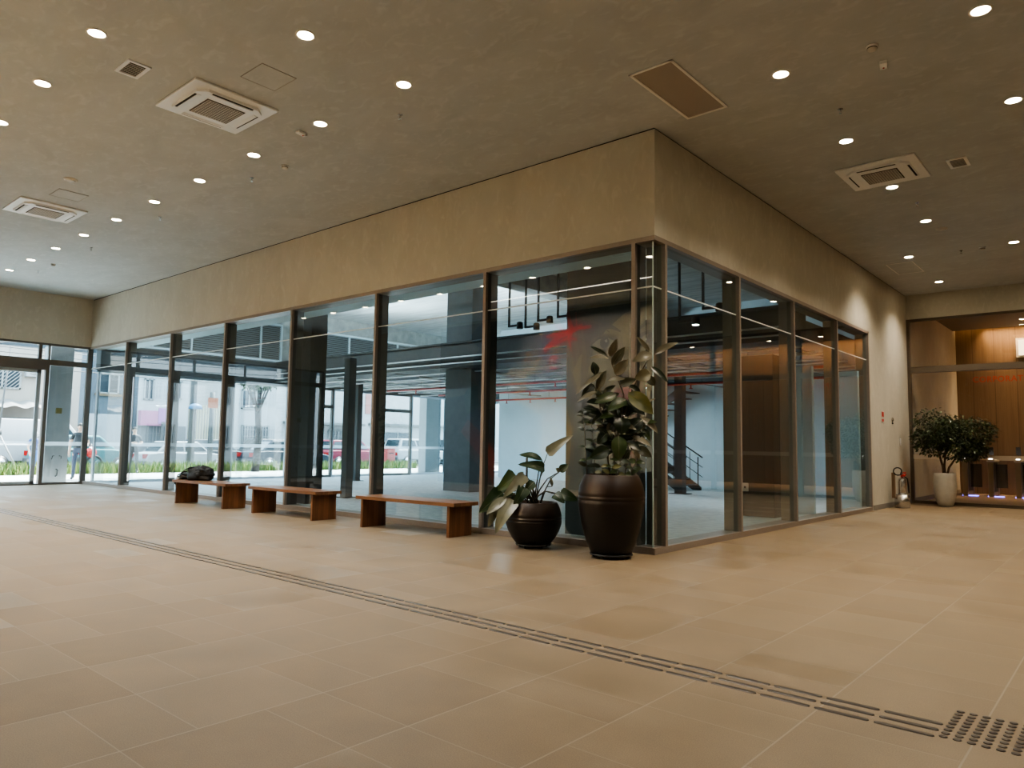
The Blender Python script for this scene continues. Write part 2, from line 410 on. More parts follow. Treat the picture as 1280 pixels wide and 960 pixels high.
for i in range(len(ls) - 1):
    n += 1
    front_window(n, 'X', ls[i], ls[i + 1], ('narrow glass corner pane of the long shop front' if i == 0 else '%s full height shop window leftwards from the corner, bronze frame' % ordl[i]), i < len(ls) - 2)
rs = [0] + MR
for i in range(len(rs) - 1):
    n += 1
    front_window(n, 'Y', rs[i], rs[i + 1], ('narrow glass corner pane of the short shop front' if i == 0 else '%s full height shop window rightwards from the corner, bronze frame' % ordl[i]), True)
# glass-to-glass corner edge
struct('trim_2', MB().box((-.066, .052, .08), (-.052, .066, ZH - .06)), mat('glass edge', (.45, .58, .58), .15), 'pale glass edge at the frameless shop corner', 'trim')
struct('wall_soffit', MB().box((-LX, .3, ZH - .02), (-.3, .85, ZH + .1)), M_shopwall, 'pale soffit just inside the long shop front', 'wall')

struct('trim_3', MB().box((-LX - .06, 0, 0), (-LX, .09, ZH)), M_fin, 'dark jamb at the glazed corner by the street end', 'trim')
# ---- street end of the hall (plane x = -LX)
XS = -LX
def sbox(mb, y0, y1, z0, z1, d0=0.0, d1=.10, m=0): return mb.box((XS - d1, y0, z0), (XS - d0, y1, z1), m)
def squad(y0, y1, z0, z1, d=.05): return MB().quad((XS - d, y0, z0), (XS - d, y1, z0), (XS - d, y1, z1), (XS - d, y0, z1))
M_doorframe = mat('grey bronze door frame', (.13, .12, .11), .45, .35)
M_palealu = mat('pale anodised stile', (.42, .46, .5), .4, .5)
def street_bay(idx, y0, y1, label, upper=None, base='window'):
    w = thing('%s_%d' % (base, idx), label, base, kind='structure')
    fr = MB()
    sbox(fr, y0, y1, 3.84, 3.90); sbox(fr, y0, y1, 3.30, 3.45); sbox(fr, y0, y1, 0, .06)
    sbox(fr, y0, y0 + .05, .06, 3.3); sbox(fr, y1 - .05, y1, .06, 3.3); sbox(fr, y0, y0 + .04, 3.45, 3.84); sbox(fr, y1 - .04, y1, 3.45, 3.84)
    if upper: sbox(fr, upper - .04, upper + .04, 3.45, 3.84)
    fr.build('frame', M_doorframe, w)
    squad(y0 + .05, y1 - .05, .06, 3.3).build('lower_pane', M_clear, w)
    squad(y0 + .04, y1 - .04, 3.45, 3.84).build('upper_pane', M_clear, w)
    squad(y0 + .05, y1 - .05, 1.07, 1.18, .048).build('film_band', M_film, w)
    return w
street_bay(20, -1.04, -.0, 'fixed sidelight of the street end beside the glazed corner', None)
d = thing('door_1', 'wide glazed sliding street door under a deep transom', 'door', kind='structure')
fr = MB(); sbox(fr, -4.7, -1.04, 3.84, 3.9); sbox(fr, -4.7, -1.04, 3.30, 3.45); sbox(fr, -4.7, -1.04, 3.15, 3.30, -.03, .16)
sbox(fr, -4.7, -1.04, 0, .03); sbox(fr, -1.09, -1.0, 0, 3.15, -.02, .12); sbox(fr, -4.7, -4.62, 0, 3.15); sbox(fr, -1.28, -1.2, 3.45, 3.84); sbox(fr, -3.0, -2.94, 3.45, 3.84)
fr.build('frame', M_doorframe, d)
squad(-4.66, -1.04, 3.45, 3.84).build('upper_pane', M_clear, d)
for y0, y1 in ((-2.9, -1.18), (-4.62, -2.9)):
    lf = MB(); sbox(lf, y0, y0 + .06, .03, 3.15, .03, .09); sbox(lf, y1 - .10, y1, .03, 3.15, .03, .09); sbox(lf, y0, y1, .03, .10, .03, .09); sbox(lf, y0, y1, 3.06, 3.15, .03, .09)
    l = lf.build('sliding_leaf', M_palealu, d)
    squad(y0 + .06, y1 - .10, .10, 3.06, .06).build('leaf_pane', M_clear, l)
    squad(y0 + .06, y1 - .10, 1.07, 1.18, .057).build('film_band', M_film, l)
street_bay(21, -6.3, -4.7, 'far left fixed window of the street end')
street_bay(22, -7.85, -6.3, 'street end window in front of the grey concrete pier')
# ---- shop side of the street end (y > 0)
ys = [0.3, 2.4, 4.5, 6.6, 8.5, 10.4, 12.4, 14.4, 17.5, 20.6]
for i in range(len(ys) - 1):
    w = thing('window_%d' % (30 + i), 'street window of the empty shop, %s from the hall side' % ['first', 'second', 'third', 'fourth', 'fifth', 'sixth', 'seventh', 'eighth', 'ninth'][i], 'window', kind='structure')
    fr = MB(); sbox(fr, ys[i], ys[i] + .05, .06, 3.3, .1, .22); sbox(fr, ys[i + 1] - .05, ys[i + 1], .06, 3.3, .1, .22); sbox(fr, ys[i], ys[i + 1], 0, .08, .1, .25); sbox(fr, ys[i], ys[i + 1], 3.22, 3.3, .1, .22)
    if i in (3, 5): sbox(fr, ys[i], ys[i + 1], 2.55, 2.68, .1, .22)
    fr.build('frame', M_palealu if i not in (3, 5) else M_doorframe, w)
    squad(ys[i] + .05, ys[i + 1] - .05, .08, 3.22, .16).build('pane', M_clear, w)
    squad(ys[i] + .05, ys[i + 1] - .05, 1.07, 1.18, .158).build('film_band', M_film, w)
struct('wall_shop_street', MB().box((XS - .35, .3, 3.3), (XS, 21, 4.02), 0).box((XS - .35, .3, 5.40), (XS, 21, 6.0), 1).box((XS - .35, 6.15, 4.02), (XS, 7.75, 5.4), 1), [M_steel, M_concrete], 'beam and concrete band above the shop street windows', 'wall')

# ---- shop shell
SZ = 5.95
struct('floor_shop', MB().box((-LX, 0, -.2), (0, 20.9, -.001)), M_shopfloor, 'bare grey screed floor inside the empty shop', 'floor')
struct('ceiling_shop', MB().box((-LX - .35, .3, SZ), (-.3, 21, SZ + .4)), M_slab, 'raw concrete slab above the empty shop', 'ceiling')
struct('wall_shop_back', MB().box((-15.2, 14.2, 0), (-.3, 14.5, SZ)), M_shopwall, 'white drywall at the back of the empty shop', 'wall')
struct('wall_shop_end', MB().box((-LX, 20.6, 0), (-15.2, 20.9, SZ)).box((-15.5, 14.5, 0), (-15.2, 20.6, SZ)), M_shopwall, 'white end wall of the empty shop by the street', 'wall')

# ---- lobby behind the right hand glazing
LY = 19.4
struct('floor_lobby', MB().box((0, RY, -.2), (12.3, LY + .2, -.001)), mat('lobby stone floor', (.30, .22, .15), .28, 0, .1, 3), 'polished stone floor of the lobby', 'floor')
struct('ceiling_lobby', MB().box((0, RY + .3, 5.17), (12, LY - .42, 5.4)).box((0, LY - .46, 5.17), (12, LY - .42, 5.55)), mat('lobby ceiling paint', (.20, .165, .13), .8), 'brown lobby ceiling stopping short of the wood wall', 'ceiling')
struct('ceiling_cove', MB().box((0, LY - .46, 5.55), (12, LY + .2, 5.65)), M_offwhite, 'top of the light cove over the wood wall', 'ceiling')
struct('wall_lobby_left', MB().box((-.3, RY, 0), (0, LY + .2, 5.65)), M_wall, 'plaster wall on the left inside the lobby', 'wall')
struct('wall_lobby_right', MB().box((12, RY, 0), (12.3, LY + .2, 5.65)), M_wall, 'plaster wall at the far right inside the lobby', 'wall')
struct('wall_lobby_front', MB().box((XR, RY, 0), (12.3, RY + .3, 5.65)), M_wall, 'return wall of the lobby beside the glazing', 'wall')
struct('wall_lobby_back', MB().box((0, LY, 0), (12, LY + .2, 5.55)), M_panel, 'wood veneer back wall of the lobby lit from a cove', 'wall')
struct('baseboard_lobby', MB().box((.0, RY + .3, 0), (.014, LY, .11)), M_base, 'grey skirting inside the lobby', 'baseboard')
ls_ = MB().box((0.1, LY - .40, 5.42), (11.9, LY - .36, 5.46)).build('cove_light_strip', M_cove)
tag(ls_, 'amber light strip hidden above the lobby wood wall', 'light strip')
lamp('cove_lamp', 'AREA', (6.3, LY - .2, 5.42), 240, (1.0, .68, .38), None, shape='RECTANGLE', size=11.0, size_y=.12, spread=radians(80))
gx = [0.0, 2.62, 5.2, XR]
for i in range(3):
    a, b = gx[i], gx[i + 1]
    w = thing('window_%d' % (50 + i), ['left', 'middle', 'right'][i] + ' glazed bay between hall and wood lined lobby', 'window', kind='structure')
    f_ = MB()
    f_.box((a, RY, 0), (a + .07, RY + .12, 4.66)).box((b - .05, RY, 0), (b, RY + .12, 4.66)).box((a + .07, RY, 4.6), (b - .05, RY + .12, 4.66)).box((a + .07, RY - .02, 3.28), (b - .05, RY + .14, 3.43)).box((a + .07, RY, 0), (b - .05, RY + .12, .07))
    f_.build('frame', mat('lobby bronze frame', (.125, .10, .075), .45, .35), w)
    MB().quad((a + .07, RY + .05, .07), (b - .05, RY + .05, .07), (b - .05, RY + .05, 3.28), (a + .07, RY + .05, 3.28)).build('lower_pane', M_lobbyglass, w)
    MB().quad((a + .07, RY + .05, 3.43), (b - .05, RY + .05, 3.43), (b - .05, RY + .05, 4.6), (a + .07, RY + .05, 4.6)).build('upper_pane', M_lobbyglass, w)
    MB().quad((a + .07, RY + .045, 1.11), (b - .05, RY + .045, 1.11), (b - .05, RY + .045, 1.22), (a + .07, RY + .045, 1.22)).build('film_band', M_filmw, w)

# ================================================================== LETTERING on the lobby glass
def text_mesh(txt, size, extrude=.002):
    cu = bpy.data.curves.new('lettering', 'FONT'); cu.body = txt; cu.size = size; cu.extrude = extrude; cu.space_character = 1.12; cu.offset = .003
    o = bpy.data.objects.new('lettering', cu); COL.objects.link(o)
    bpy.context.view_layer.update()
    me = bpy.data.meshes.new_from_object(o.evaluated_get(bpy.context.evaluated_depsgraph_get()))
    bpy.data.objects.remove(o); bpy.data.curves.remove(cu)
    return me
me = text_mesh('CORPORATIVO', .19); me.materials.clear(); me.materials.append(mat('red vinyl', (.30, .035, .02), .5))
o = bpy.data.objects.new('vinyl_lettering', me); COL.objects.link(o)
x0 = min(v.co.x for v in me.vertices); x1 = max(v.co.x for v in me.vertices)
o.rotation_euler = (pi / 2, 0, 0); o.location = (1.42 - x0, RY + .03, 2.985); o.scale = (1.32 / (x1 - x0), 1, 1)
tag(o, 'dark red vinyl word CORPORATIVO on the lobby glass', 'lettering')

# ================================================================== CEILING FIXTURES
def make_downlight(name, label, x, y, z=ZC, energy=150, col=WARM, lens=None, group=None, blend=.9, ang=125):
    t = thing(name, label, 'ceiling light', (x, y, z), 0, group)
    MB().lathe([(.098, -.001), (.098, -.006), (.088, -.010), (.078, -.006), (.074, -.001)], 28, cap=False).build('trim_ring', M_offwhite, t)
    MB().lathe([(.075, -.004), (.055, -.0065), (.0, -.008)], 24).build('lens', lens or M_lens, t)
    lamp('lamp', 'SPOT', (0, 0, -.03), energy, col, t, spot_size=radians(ang), spot_blend=blend, shadow_soft_size=.07)
    return t
ORD = ['first', 'second', 'third', 'fourth', 'fifth', 'sixth', 'seventh', 'eighth', 'ninth', 'tenth', 'eleventh']
GA = 'downlights over the long hall'
dl0 = None
rows = []
for k in range(10):
    rows.append((-1.63 - 1.595 * k, -2.71, 'recessed warm downlight, %s from the right in the row nearest the long glazing' % ORD[k]))
for k in range(9):
    rows.append((-3.22 - 1.595 * k, -5.32, 'recessed warm downlight, %s from the right in the row beyond the small grille' % ORD[k]))
rows.append((-1.63, -3.98, 'recessed warm downlight alone between the rows, beside the large ceiling cassette'))
rows.append((.5, -5.32, 'recessed warm downlight above the viewer, out over the tactile path'))
rows.append((3.5, -2.71, 'recessed warm downlight over the end of the tactile path'))
rows.append((5.2, -5.0, 'recessed warm downlight above the viewer on the right'))
for x, y, lab in rows:
    if dl0 is None: dl0 = make_downlight('downlight', lab, x, y, group=GA, col=NEUTRAL)
    else: dup(dl0, (x, y, ZC), label=lab)
dlr = None
for x, y, lab in [
        (1.70, -.30, 'recessed warm downlight nearest the large perforated ceiling grille'),
        (3.52, -.30, 'recessed warm downlight at the top right corner of the view'),
        (3.52, 1.92, 'recessed warm downlight at the right edge, level with the one before the right cassette'),
        (1.72, 1.91, 'recessed warm downlight just in front of the right ceiling cassette'),
        (1.75, 4.09, 'recessed warm downlight touching the far edge of the right ceiling cassette'),
        (1.78, 6.23, 'recessed warm downlight beside the white disc speaker in the right arm'),
        (.98, 8.67, 'recessed warm downlight at the corner of the ceiling access hatch'),
        (1.0, 11.53, 'recessed warm downlight deepest in the right arm, before the lobby'),
        (2.78, 8.67, 'recessed warm downlight at the right edge beyond the smoke detector'),
        (2.83, 11.55, 'recessed warm downlight over the lobby glazing, right of the deepest one')]:
    if dlr is None: dlr = make_downlight('downlight', lab, x, y, group='downlights over the right arm', energy=170)
    else: dup(dlr, (x, y, ZC), label=lab)
dl1 = make_downlight('downlight', 'warm downlight in the lobby ceiling above the bright niche', 2.0, 17.6, 5.17, 55, group='lobby downlights')
for i, x in enumerate((3.6, 5.4, 8.4)):
    dup(dl1, (x, 17.8, 5.17), label='lobby ceiling downlight, %s to the right of the bright niche' % ORD[i])
# linear LED over the viewer: seen mirrored in the shop glass
t = thing('linear_ceiling_light', 'long thin linear ceiling light mirrored in the shop glass', 'ceiling light', (-6.4, -6.83, ZC))
MB().box((-2.85, -.035, -.03), (2.85, .035, -.001)).build('channel', M_offwhite, t)
MB().box((-2.84, -.025, -.034), (2.84, .025, -.03)).build('diffuser', M_led, t)
la = lamp('lamp', 'AREA', (0, 0, -.04), 3000, (1, .93, .82), t, shape='RECTANGLE', size=5.6, size_y=.06, spread=radians(75))
la.rotation_euler = (radians(-48), 0, 0)

def make_cassette(label, x, y, S=1.03):
    t = thing('ceiling_cassette', label, 'air conditioner', (x, y, ZC), 0, 'ceiling air conditioning cassettes')
    h = S / 2
    MB().bbox((-h, -h, -.03), (h, h, -.001), .012).build('frame_plate', M_white, t)
    q = .405; c = .10
    octo = [(-q, -q + c), (-q + c, -q), (q - c, -q), (q, -q + c), (q, q - c), (q - c, q), (-q + c, q), (-q, q - c)]
    MB().prism(octo, 'Z', -.062, -.03).build('centre_panel', M_white, t)
    gq = .215
    g = MB().bbox((-gq - .02, -gq - .02, -.066), (gq + .02, gq + .02, -.060), .002, 1)
    for i in range(14):
        u = -gq + 2 * gq * i / 13
        g.box((u - .0035, -gq, -.072), (u + .0035, gq, -.066), 0)
    for i in range(14):
        u = -gq + 2 * gq * i / 13
        g.box((-gq, u - .003, -.071), (gq, u + .003, -.066), 0)
    g.build('intake_grille', [M_offwhite, mat('grille shadow', (.06, .045, .035), .8)], t)
    for k in range(4):
        R = Matrix.Rotation(k * pi / 2, 4, 'Z')
        MB().box((-.25, .345, -.0655), (.25, .395, -.0615), 0, R).build('air_slot', M_dark, t)
        F = R @ Matrix.Translation((0, .372, -.070)) @ Matrix.Rotation(radians(-12), 4, 'X')
        MB().bbox((-.26, -.085, -.004), (.26, .0, .004), .003, 0, F).build('louvre_flap', M_white, t)
    return t
ca = make_cassette('white four way air conditioning cassette, the nearest and largest on the left ceiling', -3.80, -3.77)
dup(ca, (-10.0, -3.74, ZC), label='white four way air conditioning cassette small at the far left of the ceiling')
dup(ca, (1.80, 3.36, ZC), label='white four way air conditioning cassette on the warm right hand ceiling')
def make_vent(label, x, y, rz, w=.37, d=.24):
    t = thing('air_grille', label, 'vent', (x, y, ZC), rz, 'small ceiling air grilles')
    f = MB()
    for a, b in (((-w / 2, -d / 2), (w / 2, -d / 2 + .035)), ((-w / 2, d / 2 - .035), (w / 2, d / 2)), ((-w / 2, -d / 2), (-w / 2 + .035, d / 2)), ((w / 2 - .035, -d / 2), (w / 2, d / 2))):
        f.box((a[0], a[1], -.014), (b[0], b[1], -.001))
    f.build('frame', M_white, t)
    MB().box((-w / 2 + .03, -d / 2 + .03, -.004), (w / 2 - .03, d / 2 - .03, -.001)).build('backing', M_dark, t)
    s = MB()
    for i in range(8):
        u = -w / 2 + .045 + (w - .09) * i / 7
        s.box((u - .004, -d / 2 + .03, -.010), (u + .004, d / 2 - .03, -.004))
    s.build('slats', M_offwhite, t)
    return t
v0 = make_vent('small white slatted air grille beside the largest ceiling cassette', -3.66, -4.8, 0)
dup(v0, (2.70, 3.60, ZC), rz=pi / 2, label='small white slatted air grille right of the right hand cassette')
# large perforated return grille
t = thing('return_air_grille', 'large rectangular perforated return grille in the ceiling near the corner', 'vent', (.69, -.635, ZC))
f = MB(); w, l = .26, .675
for a, b in (((-w, -l), (w, -l + .03)), ((-w, l - .03), (w, l)), ((-w, -l), (-w + .03, l)), ((w - .03, -l), (w, l))): f.box((a[0], a[1], -.012), (b[0], b[1], -.001))
f.build('frame', mat('pale beige metal', (.86, .84, .81), .5), t)
m, nt, out = new_mat('perforated sheet')
p = N(nt, 'ShaderNodeBsdfPrincipled'); p.inputs['Roughness'].default_value = .6; nt.links.new(p.outputs[0], out.inputs[0])
tc = N(nt, 'ShaderNodeTexCoord'); s = N(nt, 'ShaderNodeSeparateXYZ'); nt.links.new(tc.outputs['Object'], s.inputs[0])
a = math_n(nt, 'SINE', math_n(nt, 'MULTIPLY', math_n(nt, 'ADD', s.outputs[0], s.outputs[1]), 260.0)); b = math_n(nt, 'SINE', math_n(nt, 'MULTIPLY', math_n(nt, 'SUBTRACT', s.outputs[0], s.outputs[1]), 260.0))
hole = math_n(nt, 'GREATER_THAN', math_n(nt, 'MULTIPLY', a, b), .12)
nt.links.new(mix_rgb(nt, hole, (.50, .44, .38), (.16, .13, .11)), p.inputs['Base Color'])
MB().box((-w + .028, -l + .028, -.006), (w - .028, l - .028, -.001)).build('perforated_sheet', m, t)
# access hatch: thin bead frame
def hatch(label, x0, y0, x1, y1, m, r=.008):
    t = thing('access_hatch', label, 'access panel', ((x0 + x1) / 2, (y0 + y1) / 2, ZC), 0, 'ceiling access hatches')
    a, b = (x1 - x0) / 2, (y1 - y0) / 2
    MB().box((-a, -b, -.004), (a, b, -.0005)).build('panel', M_ceil, t)
    f = MB().box((-a, -b, -.006), (a, -b + r, -.001)).box((-a, b - r, -.006), (a, b, -.001)).box((-a, -b, -.006), (-a + r, b, -.001)).box((a - r, -b, -.006), (a, b, -.001))
    f.build('bead', m, t)
hatch('square ceiling access hatch with a pale bead far down the right arm', .44, 9.1, .96, 10.2, mat('pale beige metal', (.86, .84, .81)), .014)
mg = mat('hatch gap', (.36, .345, .32), .9)
hatch('barely visible access hatch beside the largest cassette', -2.9, -3.97, -2.45, -3.55, mg, .005)
hatch('barely visible access hatch beside the far left cassette', -9.05, -3.97, -8.58, -3.53, mg, .006)
# detectors, speakers, sprinklers, emergency light
def detector(label, x, y, cr=1.0, group=None):
    t = thing('smoke_detector', label, 'smoke detector', (x, y, ZC), 0, group)
    MB().lathe([(.058, -.001), (.058, -.014), (.05, -.018)], 24).build('base', M_white, t)
    MB().lathe([(.046, -.018), (.046, -.03), (.04, -.044), (.024, -.05), (0, -.051)], 24).build('sensor_head', M_offwhite, t)
    s = MB().lathe([(.0455, -.022), (.048, -.023), (.048, -.029), (.0455, -.030)], 24, cap=False)
    s.build('sensor_band', M_dark, t)
    return t
GD = 'ceiling smoke detectors'
s0 = detector('white smoke detector near the top right, above the small strobe', 2.60, -.28, group=GD)
for x, y, lab in ((-4.83, -2.21, 'smoke detector left of the two small sprinklers, beyond the nearest cassette'), (2.26, 8.73, 'smoke detector far down the right arm beside a downlight'), (-14.43, -2.25, 'tiny smoke detector at the far left end of the ceiling')):
    dup(s0, (x, y, ZC), label=lab)
def disc(label, x, y):
    t = thing('ceiling_speaker', label, 'speaker', (x, y, ZC), 0, 'disc ceiling speakers')
    MB().lathe([(.098, -.001), (.095, -.014), (.07, -.022)], 28, cap=False).build('rim', M_offwhite, t)
    MB().lathe([(.072, -.021), (.03, -.026), (0, -.027)], 28).build('cover', M_offwhite, t)
    return t
k0 = disc('round disc speaker beyond the far left cassette', -7.97, -4.0)
dup(k0, (1.90, 6.88, ZC), label='round white disc speaker beside a downlight in the right arm')
def strobe(label, x, y, rz=0):
    t = thing('alarm_strobe', label, 'alarm', (x, y, ZC), rz, 'ceiling alarm units')
    MB().bbox((-.035, -.07, -.035), (.035, .07, 0), .006).build('housing', M_white, t)
    MB().lathe([(.009, -.034), (.008, -.042), (0, -.044)], 16, c=(0, .03, 0)).build('dome', M_red, t)
    return t
b0 = strobe('small white alarm unit just beyond the top right smoke detector', 2.60, .14, .2)
dup(b0, (-3.63, -2.72, ZC), label='small white alarm unit between two downlights beside the nearest cassette')
def sprinkler(label, x, y):
    t = thing('sprinkler', label, 'sprinkler', (x, y, ZC), 0, 'ceiling sprinkler heads')
    MB().lathe([(.032, -.001), (.028, -.006), (.012, -.008)], 18).build('escutcheon', M_chrome, t)
    MB().cyl((0, 0, -.008), (0, 0, -.03), .008).box((-.012, -.002, -.055), (-.009, .002, -.028)).box((.009, -.002, -.055), (.012, .002, -.028)).build('sprinkler_frame', M_chrome, t)
    MB().lathe([(.018, -.055), (.018, -.058)], 14).build('deflector', M_chrome, t)
    return t
p0 = sprinkler('chrome sprinkler head left of the alarm detector, second from the corner', -5.66, -2.26)
for x, y, lab in ((-2.24, -2.24, 'chrome sprinkler head nearest the corner in the left ceiling'), (-8.79, -2.28, 'chrome sprinkler head third from the corner along the glazing'), (-12.1, -2.26, 'chrome sprinkler head fourth from the corner along the glazing'), (-15.5, -2.25, 'chrome sprinkler head last along the glazing, far left'),
                  (1.94, .93, 'chrome sprinkler head between two downlights of the right ceiling'), (1.88, 5.09, 'chrome sprinkler head beyond the right hand cassette'), (1.90, 8.75, 'chrome sprinkler head far down the right arm left of the smoke detector')):
    dup(p0, (x, y, ZC), label=lab)

# ================================================================== TACTILE PAVING
M_tact = mat('dark steel tactile metal', (.085, .072, .060), .38, .55)
def bar_mesh():
    L, w, h = .1275, .0175, .005
    n = 7; outl = []
    for k in range(n): a = -pi / 2 + pi * k / (n - 1); outl.append((L - w + w * cos(a), w * sin(a)))
    for k in range(n): a = pi / 2 + pi * k / (n - 1); outl.append((-L + w + w * cos(a), w * sin(a)))
    mb = MB(); m = len(outl)
    inner = [(x * .985, y * .72) for x, y in outl]
    v = [(x, y, 0) for x, y in outl] + [(x, y, h) for x, y in inner]
    mb.add(v, [(i, (i + 1) % m, m + (i + 1) % m, m + i) for i in range(m)] + [tuple(range(m, 2 * m))])
    return mb.mesh('tactile_bar', M_tact)
bm_ = bar_mesh()
for k in range(77):
    for j in range(3):
        o = bpy.data.objects.new('tactile_bar', bm_); COL.objects.link(o)
        o.location = (3.5675 - .2752 * k, -3.785 - .0945 * j, .0005)
        tag(o, 'dark metal elongated tactile bar set in the tan floor, one of the long guiding strip', 'tactile bar', 'tactile guiding bars in the floor strip')
st = MB().lathe([(.0185, 0), (.0165, .004), (.011, .0055), (0, .006)], 14).mesh('tactile_stud', M_tact)
for k in range(8):
    for j in range(9):
        o = bpy.data.objects.new('tactile_stud', st); COL.objects.link(o)
        o.location = (3.725 + .0545 * k, -3.53 - .0525 * j, .0005)
        tag(o, 'dark round metal tactile stud in the warning square ending the floor strip', 'tactile stud', 'round tactile studs at the strip end')

# ================================================================== BENCHES AND BAG
def make_bench(label, x, y, rz, L=2.04):
    t = thing('bench', label, 'bench', (x, y, 0), rz, 'wooden benches along the long glazing')
    MB().bbox((-L / 2, -.26, .425), (L / 2, .26, .475), .004).build('seat', M_bench, t)
    for s in (-1, 1):
        u = s * .895
        MB().bbox((u - .025, -.235, 0), (u + .025, .235, .425), .003).build('leg', M_benchleg, t)
    return t
b0 = make_bench('wooden plank bench nearest the potted plants, rightmost of three', -3.735, -.50, radians(3))
dup(b0, (-6.77, -.61, 0), rz=radians(1), label='wooden plank bench in the middle of the three benches')
dup(b0, (-9.60, -.68, 0), rz=radians(2), label='wooden plank bench under the black bag, leftmost of three')

def blob(mb, c, r, m=0, amp=.16, freq=7.0, seed=0, seg=28, rings=18, zmin=-1):
    """lumpy soft volume"""
    from mathutils import noise
    bm = bmesh.new(); bmesh.ops.create_uvsphere(bm, u_segments=seg, v_segments=rings, radius=1)
    for v in bm.verts:
        d = v.co.copy()
        k = 1 + amp * noise.noise(d * freq * .3 + Vector((seed, 0, 0))) * 1.6 + amp * .5 * noise.noise(d * freq + Vector((0, seed, 0)))
        v.co = Vector((c[0] + d.x * r[0] * k, c[1] + d.y * r[1] * k, max(c[2] + d.z * r[2] * k, zmin)))
    mb.bm(bm, m, True); return mb
t = thing('bag', 'slumped black fabric bag lying on the left end of the leftmost bench', 'bag', (-10.16, -.66, .477), radians(2))
M_bag = mat('black nylon', (.008, .008, .009), .65, 0, .3, 14, .4)
b = MB(); blob(b, (.05, .02, .11), (.42, .22, .16), 0, .22, 6, 3, zmin=.002); blob(b, (.22, .0, .15), (.22, .17, .12), 0, .3, 8, 5, zmin=.002); blob(b, (-.05, .05, .17), (.2, .14, .10), 0, .3, 8, 9, zmin=.002); blob(b, (-.30, -.02, .06), (.2, .2, .09), 0, .25, 7, 1, zmin=.002)
b.build('bag_body', M_bag, t)
b = MB()
b.tube([(-.1, -.1, .2), (-.2, -.2, .16), (-.36, -.24, .09), (-.44, -.2, .03), (-.5, -.18, .0), (-.52, -.2, -.07), (-.46, -.24, -.09), (-.42, -.26, -.03)], .014, 8)
b.tube([(.1, -.1, .24), (.0, -.16, .26), (-.16, -.2, .2), (-.3, -.2, .13)], .012, 8)
b.build('strap', M_bag, t)
MB().tube([(-.36, -.265, -.02), (-.34, -.285, -.1), (-.31, -.285, -.2), (-.32, -.285, -.27)], [.012, .009, .008, .004], 8).build('loose_strap', M_bag, t)
b = MB(); blob(b, (-.40, -.18, .022), (.085, .07, .03), 0, .3, 9, 4, zmin=.0)
b.build('crumpled_label', mat('crumpled pale tag', (.6, .58, .55), .6), t)

# ================================================================== PLANTS
def leaf_mat(name, dark, light, back, vein=(.25, .30, .12)):
    """leaf: own tone per leaf from noise, paler underside, soft gloss"""
    m, nt, out = new_mat(name)
    p = N(nt, 'ShaderNodeBsdfPrincipled'); p.inputs['Roughness'].default_value = .32; nt.links.new(p.outputs[0], out.inputs[0])
    tc = N(nt, 'ShaderNodeTexCoord'); nz = N(nt, 'ShaderNodeTexNoise'); nz.inputs['Scale'].default_value = 5; nt.links.new(tc.outputs['Object'], nz.inputs['Vector'])
    cr = N(nt, 'ShaderNodeValToRGB'); cr.color_ramp.elements[0].position = .35; cr.color_ramp.elements[1].position = .65
    cr.color_ramp.elements[0].color = rgb(dark); cr.color_ramp.elements[1].color = rgb(light); nt.links.new(nz.outputs[0], cr.inputs[0])
    g = N(nt, 'ShaderNodeNewGeometry')
    nt.links.new(mix_rgb(nt, g.outputs['Backfacing'], cr.outputs[0], back), p.inputs['Base Color'])
    MATS[name] = m
    return m
M_rub_d = leaf_mat('rubber leaf dark', (.006, .013, .005), (.013, .025, .009), (.055, .058, .034))
M_rub_g = leaf_mat('rubber leaf green', (.018, .036, .010), (.042, .064, .018), (.085, .085, .05))
M_rub_y = leaf_mat('rubber leaf yellow', (.06, .068, .02), (.13, .125, .04), (.12, .11, .06))
M_rub_p = leaf_mat('rubber leaf underside', (.10, .092, .06), (.16, .145, .098), (.13, .12, .08))
M_stem = mat('brown green stem', (.055, .045, .025), .6, 0, .3, 20)
M_bark = mat('brown bark', (.11, .075, .045), .8, 0, .3, 25, .3)
def leaf(mb, base, tip, width, normal, m=0, curl=.12, fold=.18, shape='oval', segs=8, rib=None):
    """a leaf blade from base to tip; width across, bent over its length and folded along the midrib"""
    base = Vector(base); tip = Vector(tip); ax = tip - base; L = ax.length
    if L < 1e-5: return
    ax.normalize(); nrm = Vector(normal); nrm = (nrm - ax * nrm.dot(ax))
    if nrm.length < 1e-4: nrm = ax.orthogonal()
    nrm.normalize(); sd = ax.cross(nrm)
    v = []; f = []
    for i in range(segs + 1):
        t = i / segs
        if shape == 'oval': w = (sin(pi * min(1, t ** .85)) ** .75) * (1 - .12 * t)
        elif shape == 'heart': w = (1.05 * (1 - t) ** .62 * min(1, (t + .06) * 6) ** .6)
        else: w = sin(pi * t ** .8) ** .6
        if i in (0, segs): w = max(w, .03) if i == 0 else .0
        h = curl * L * (sin(pi * t) - .6 * t * t)
        c = base + ax * (L * t) + nrm * h
        ww = w * width / 2
        v += [c - sd * ww + nrm * fold * ww, c - sd * ww * .5 + nrm * fold * ww * .35, c, c + sd * ww * .5 + nrm * fold * ww * .35, c + sd * ww + nrm * fold * ww]
    for i in range(segs):
        for j in range(4):
            a = i * 5 + j; f.append((a, a + 1, a + 6, a + 5))
    mb.add(v, f, m, True)
    if rib is not None:
        mid = [Vector(v[i * 5 + 2]) + nrm * .002 for i in range(segs)]
        mb.tube(mid, [.0022 * (1 - .6 * i / segs) for i in range(segs)], 4, rib)
RZ = radians(40.5)
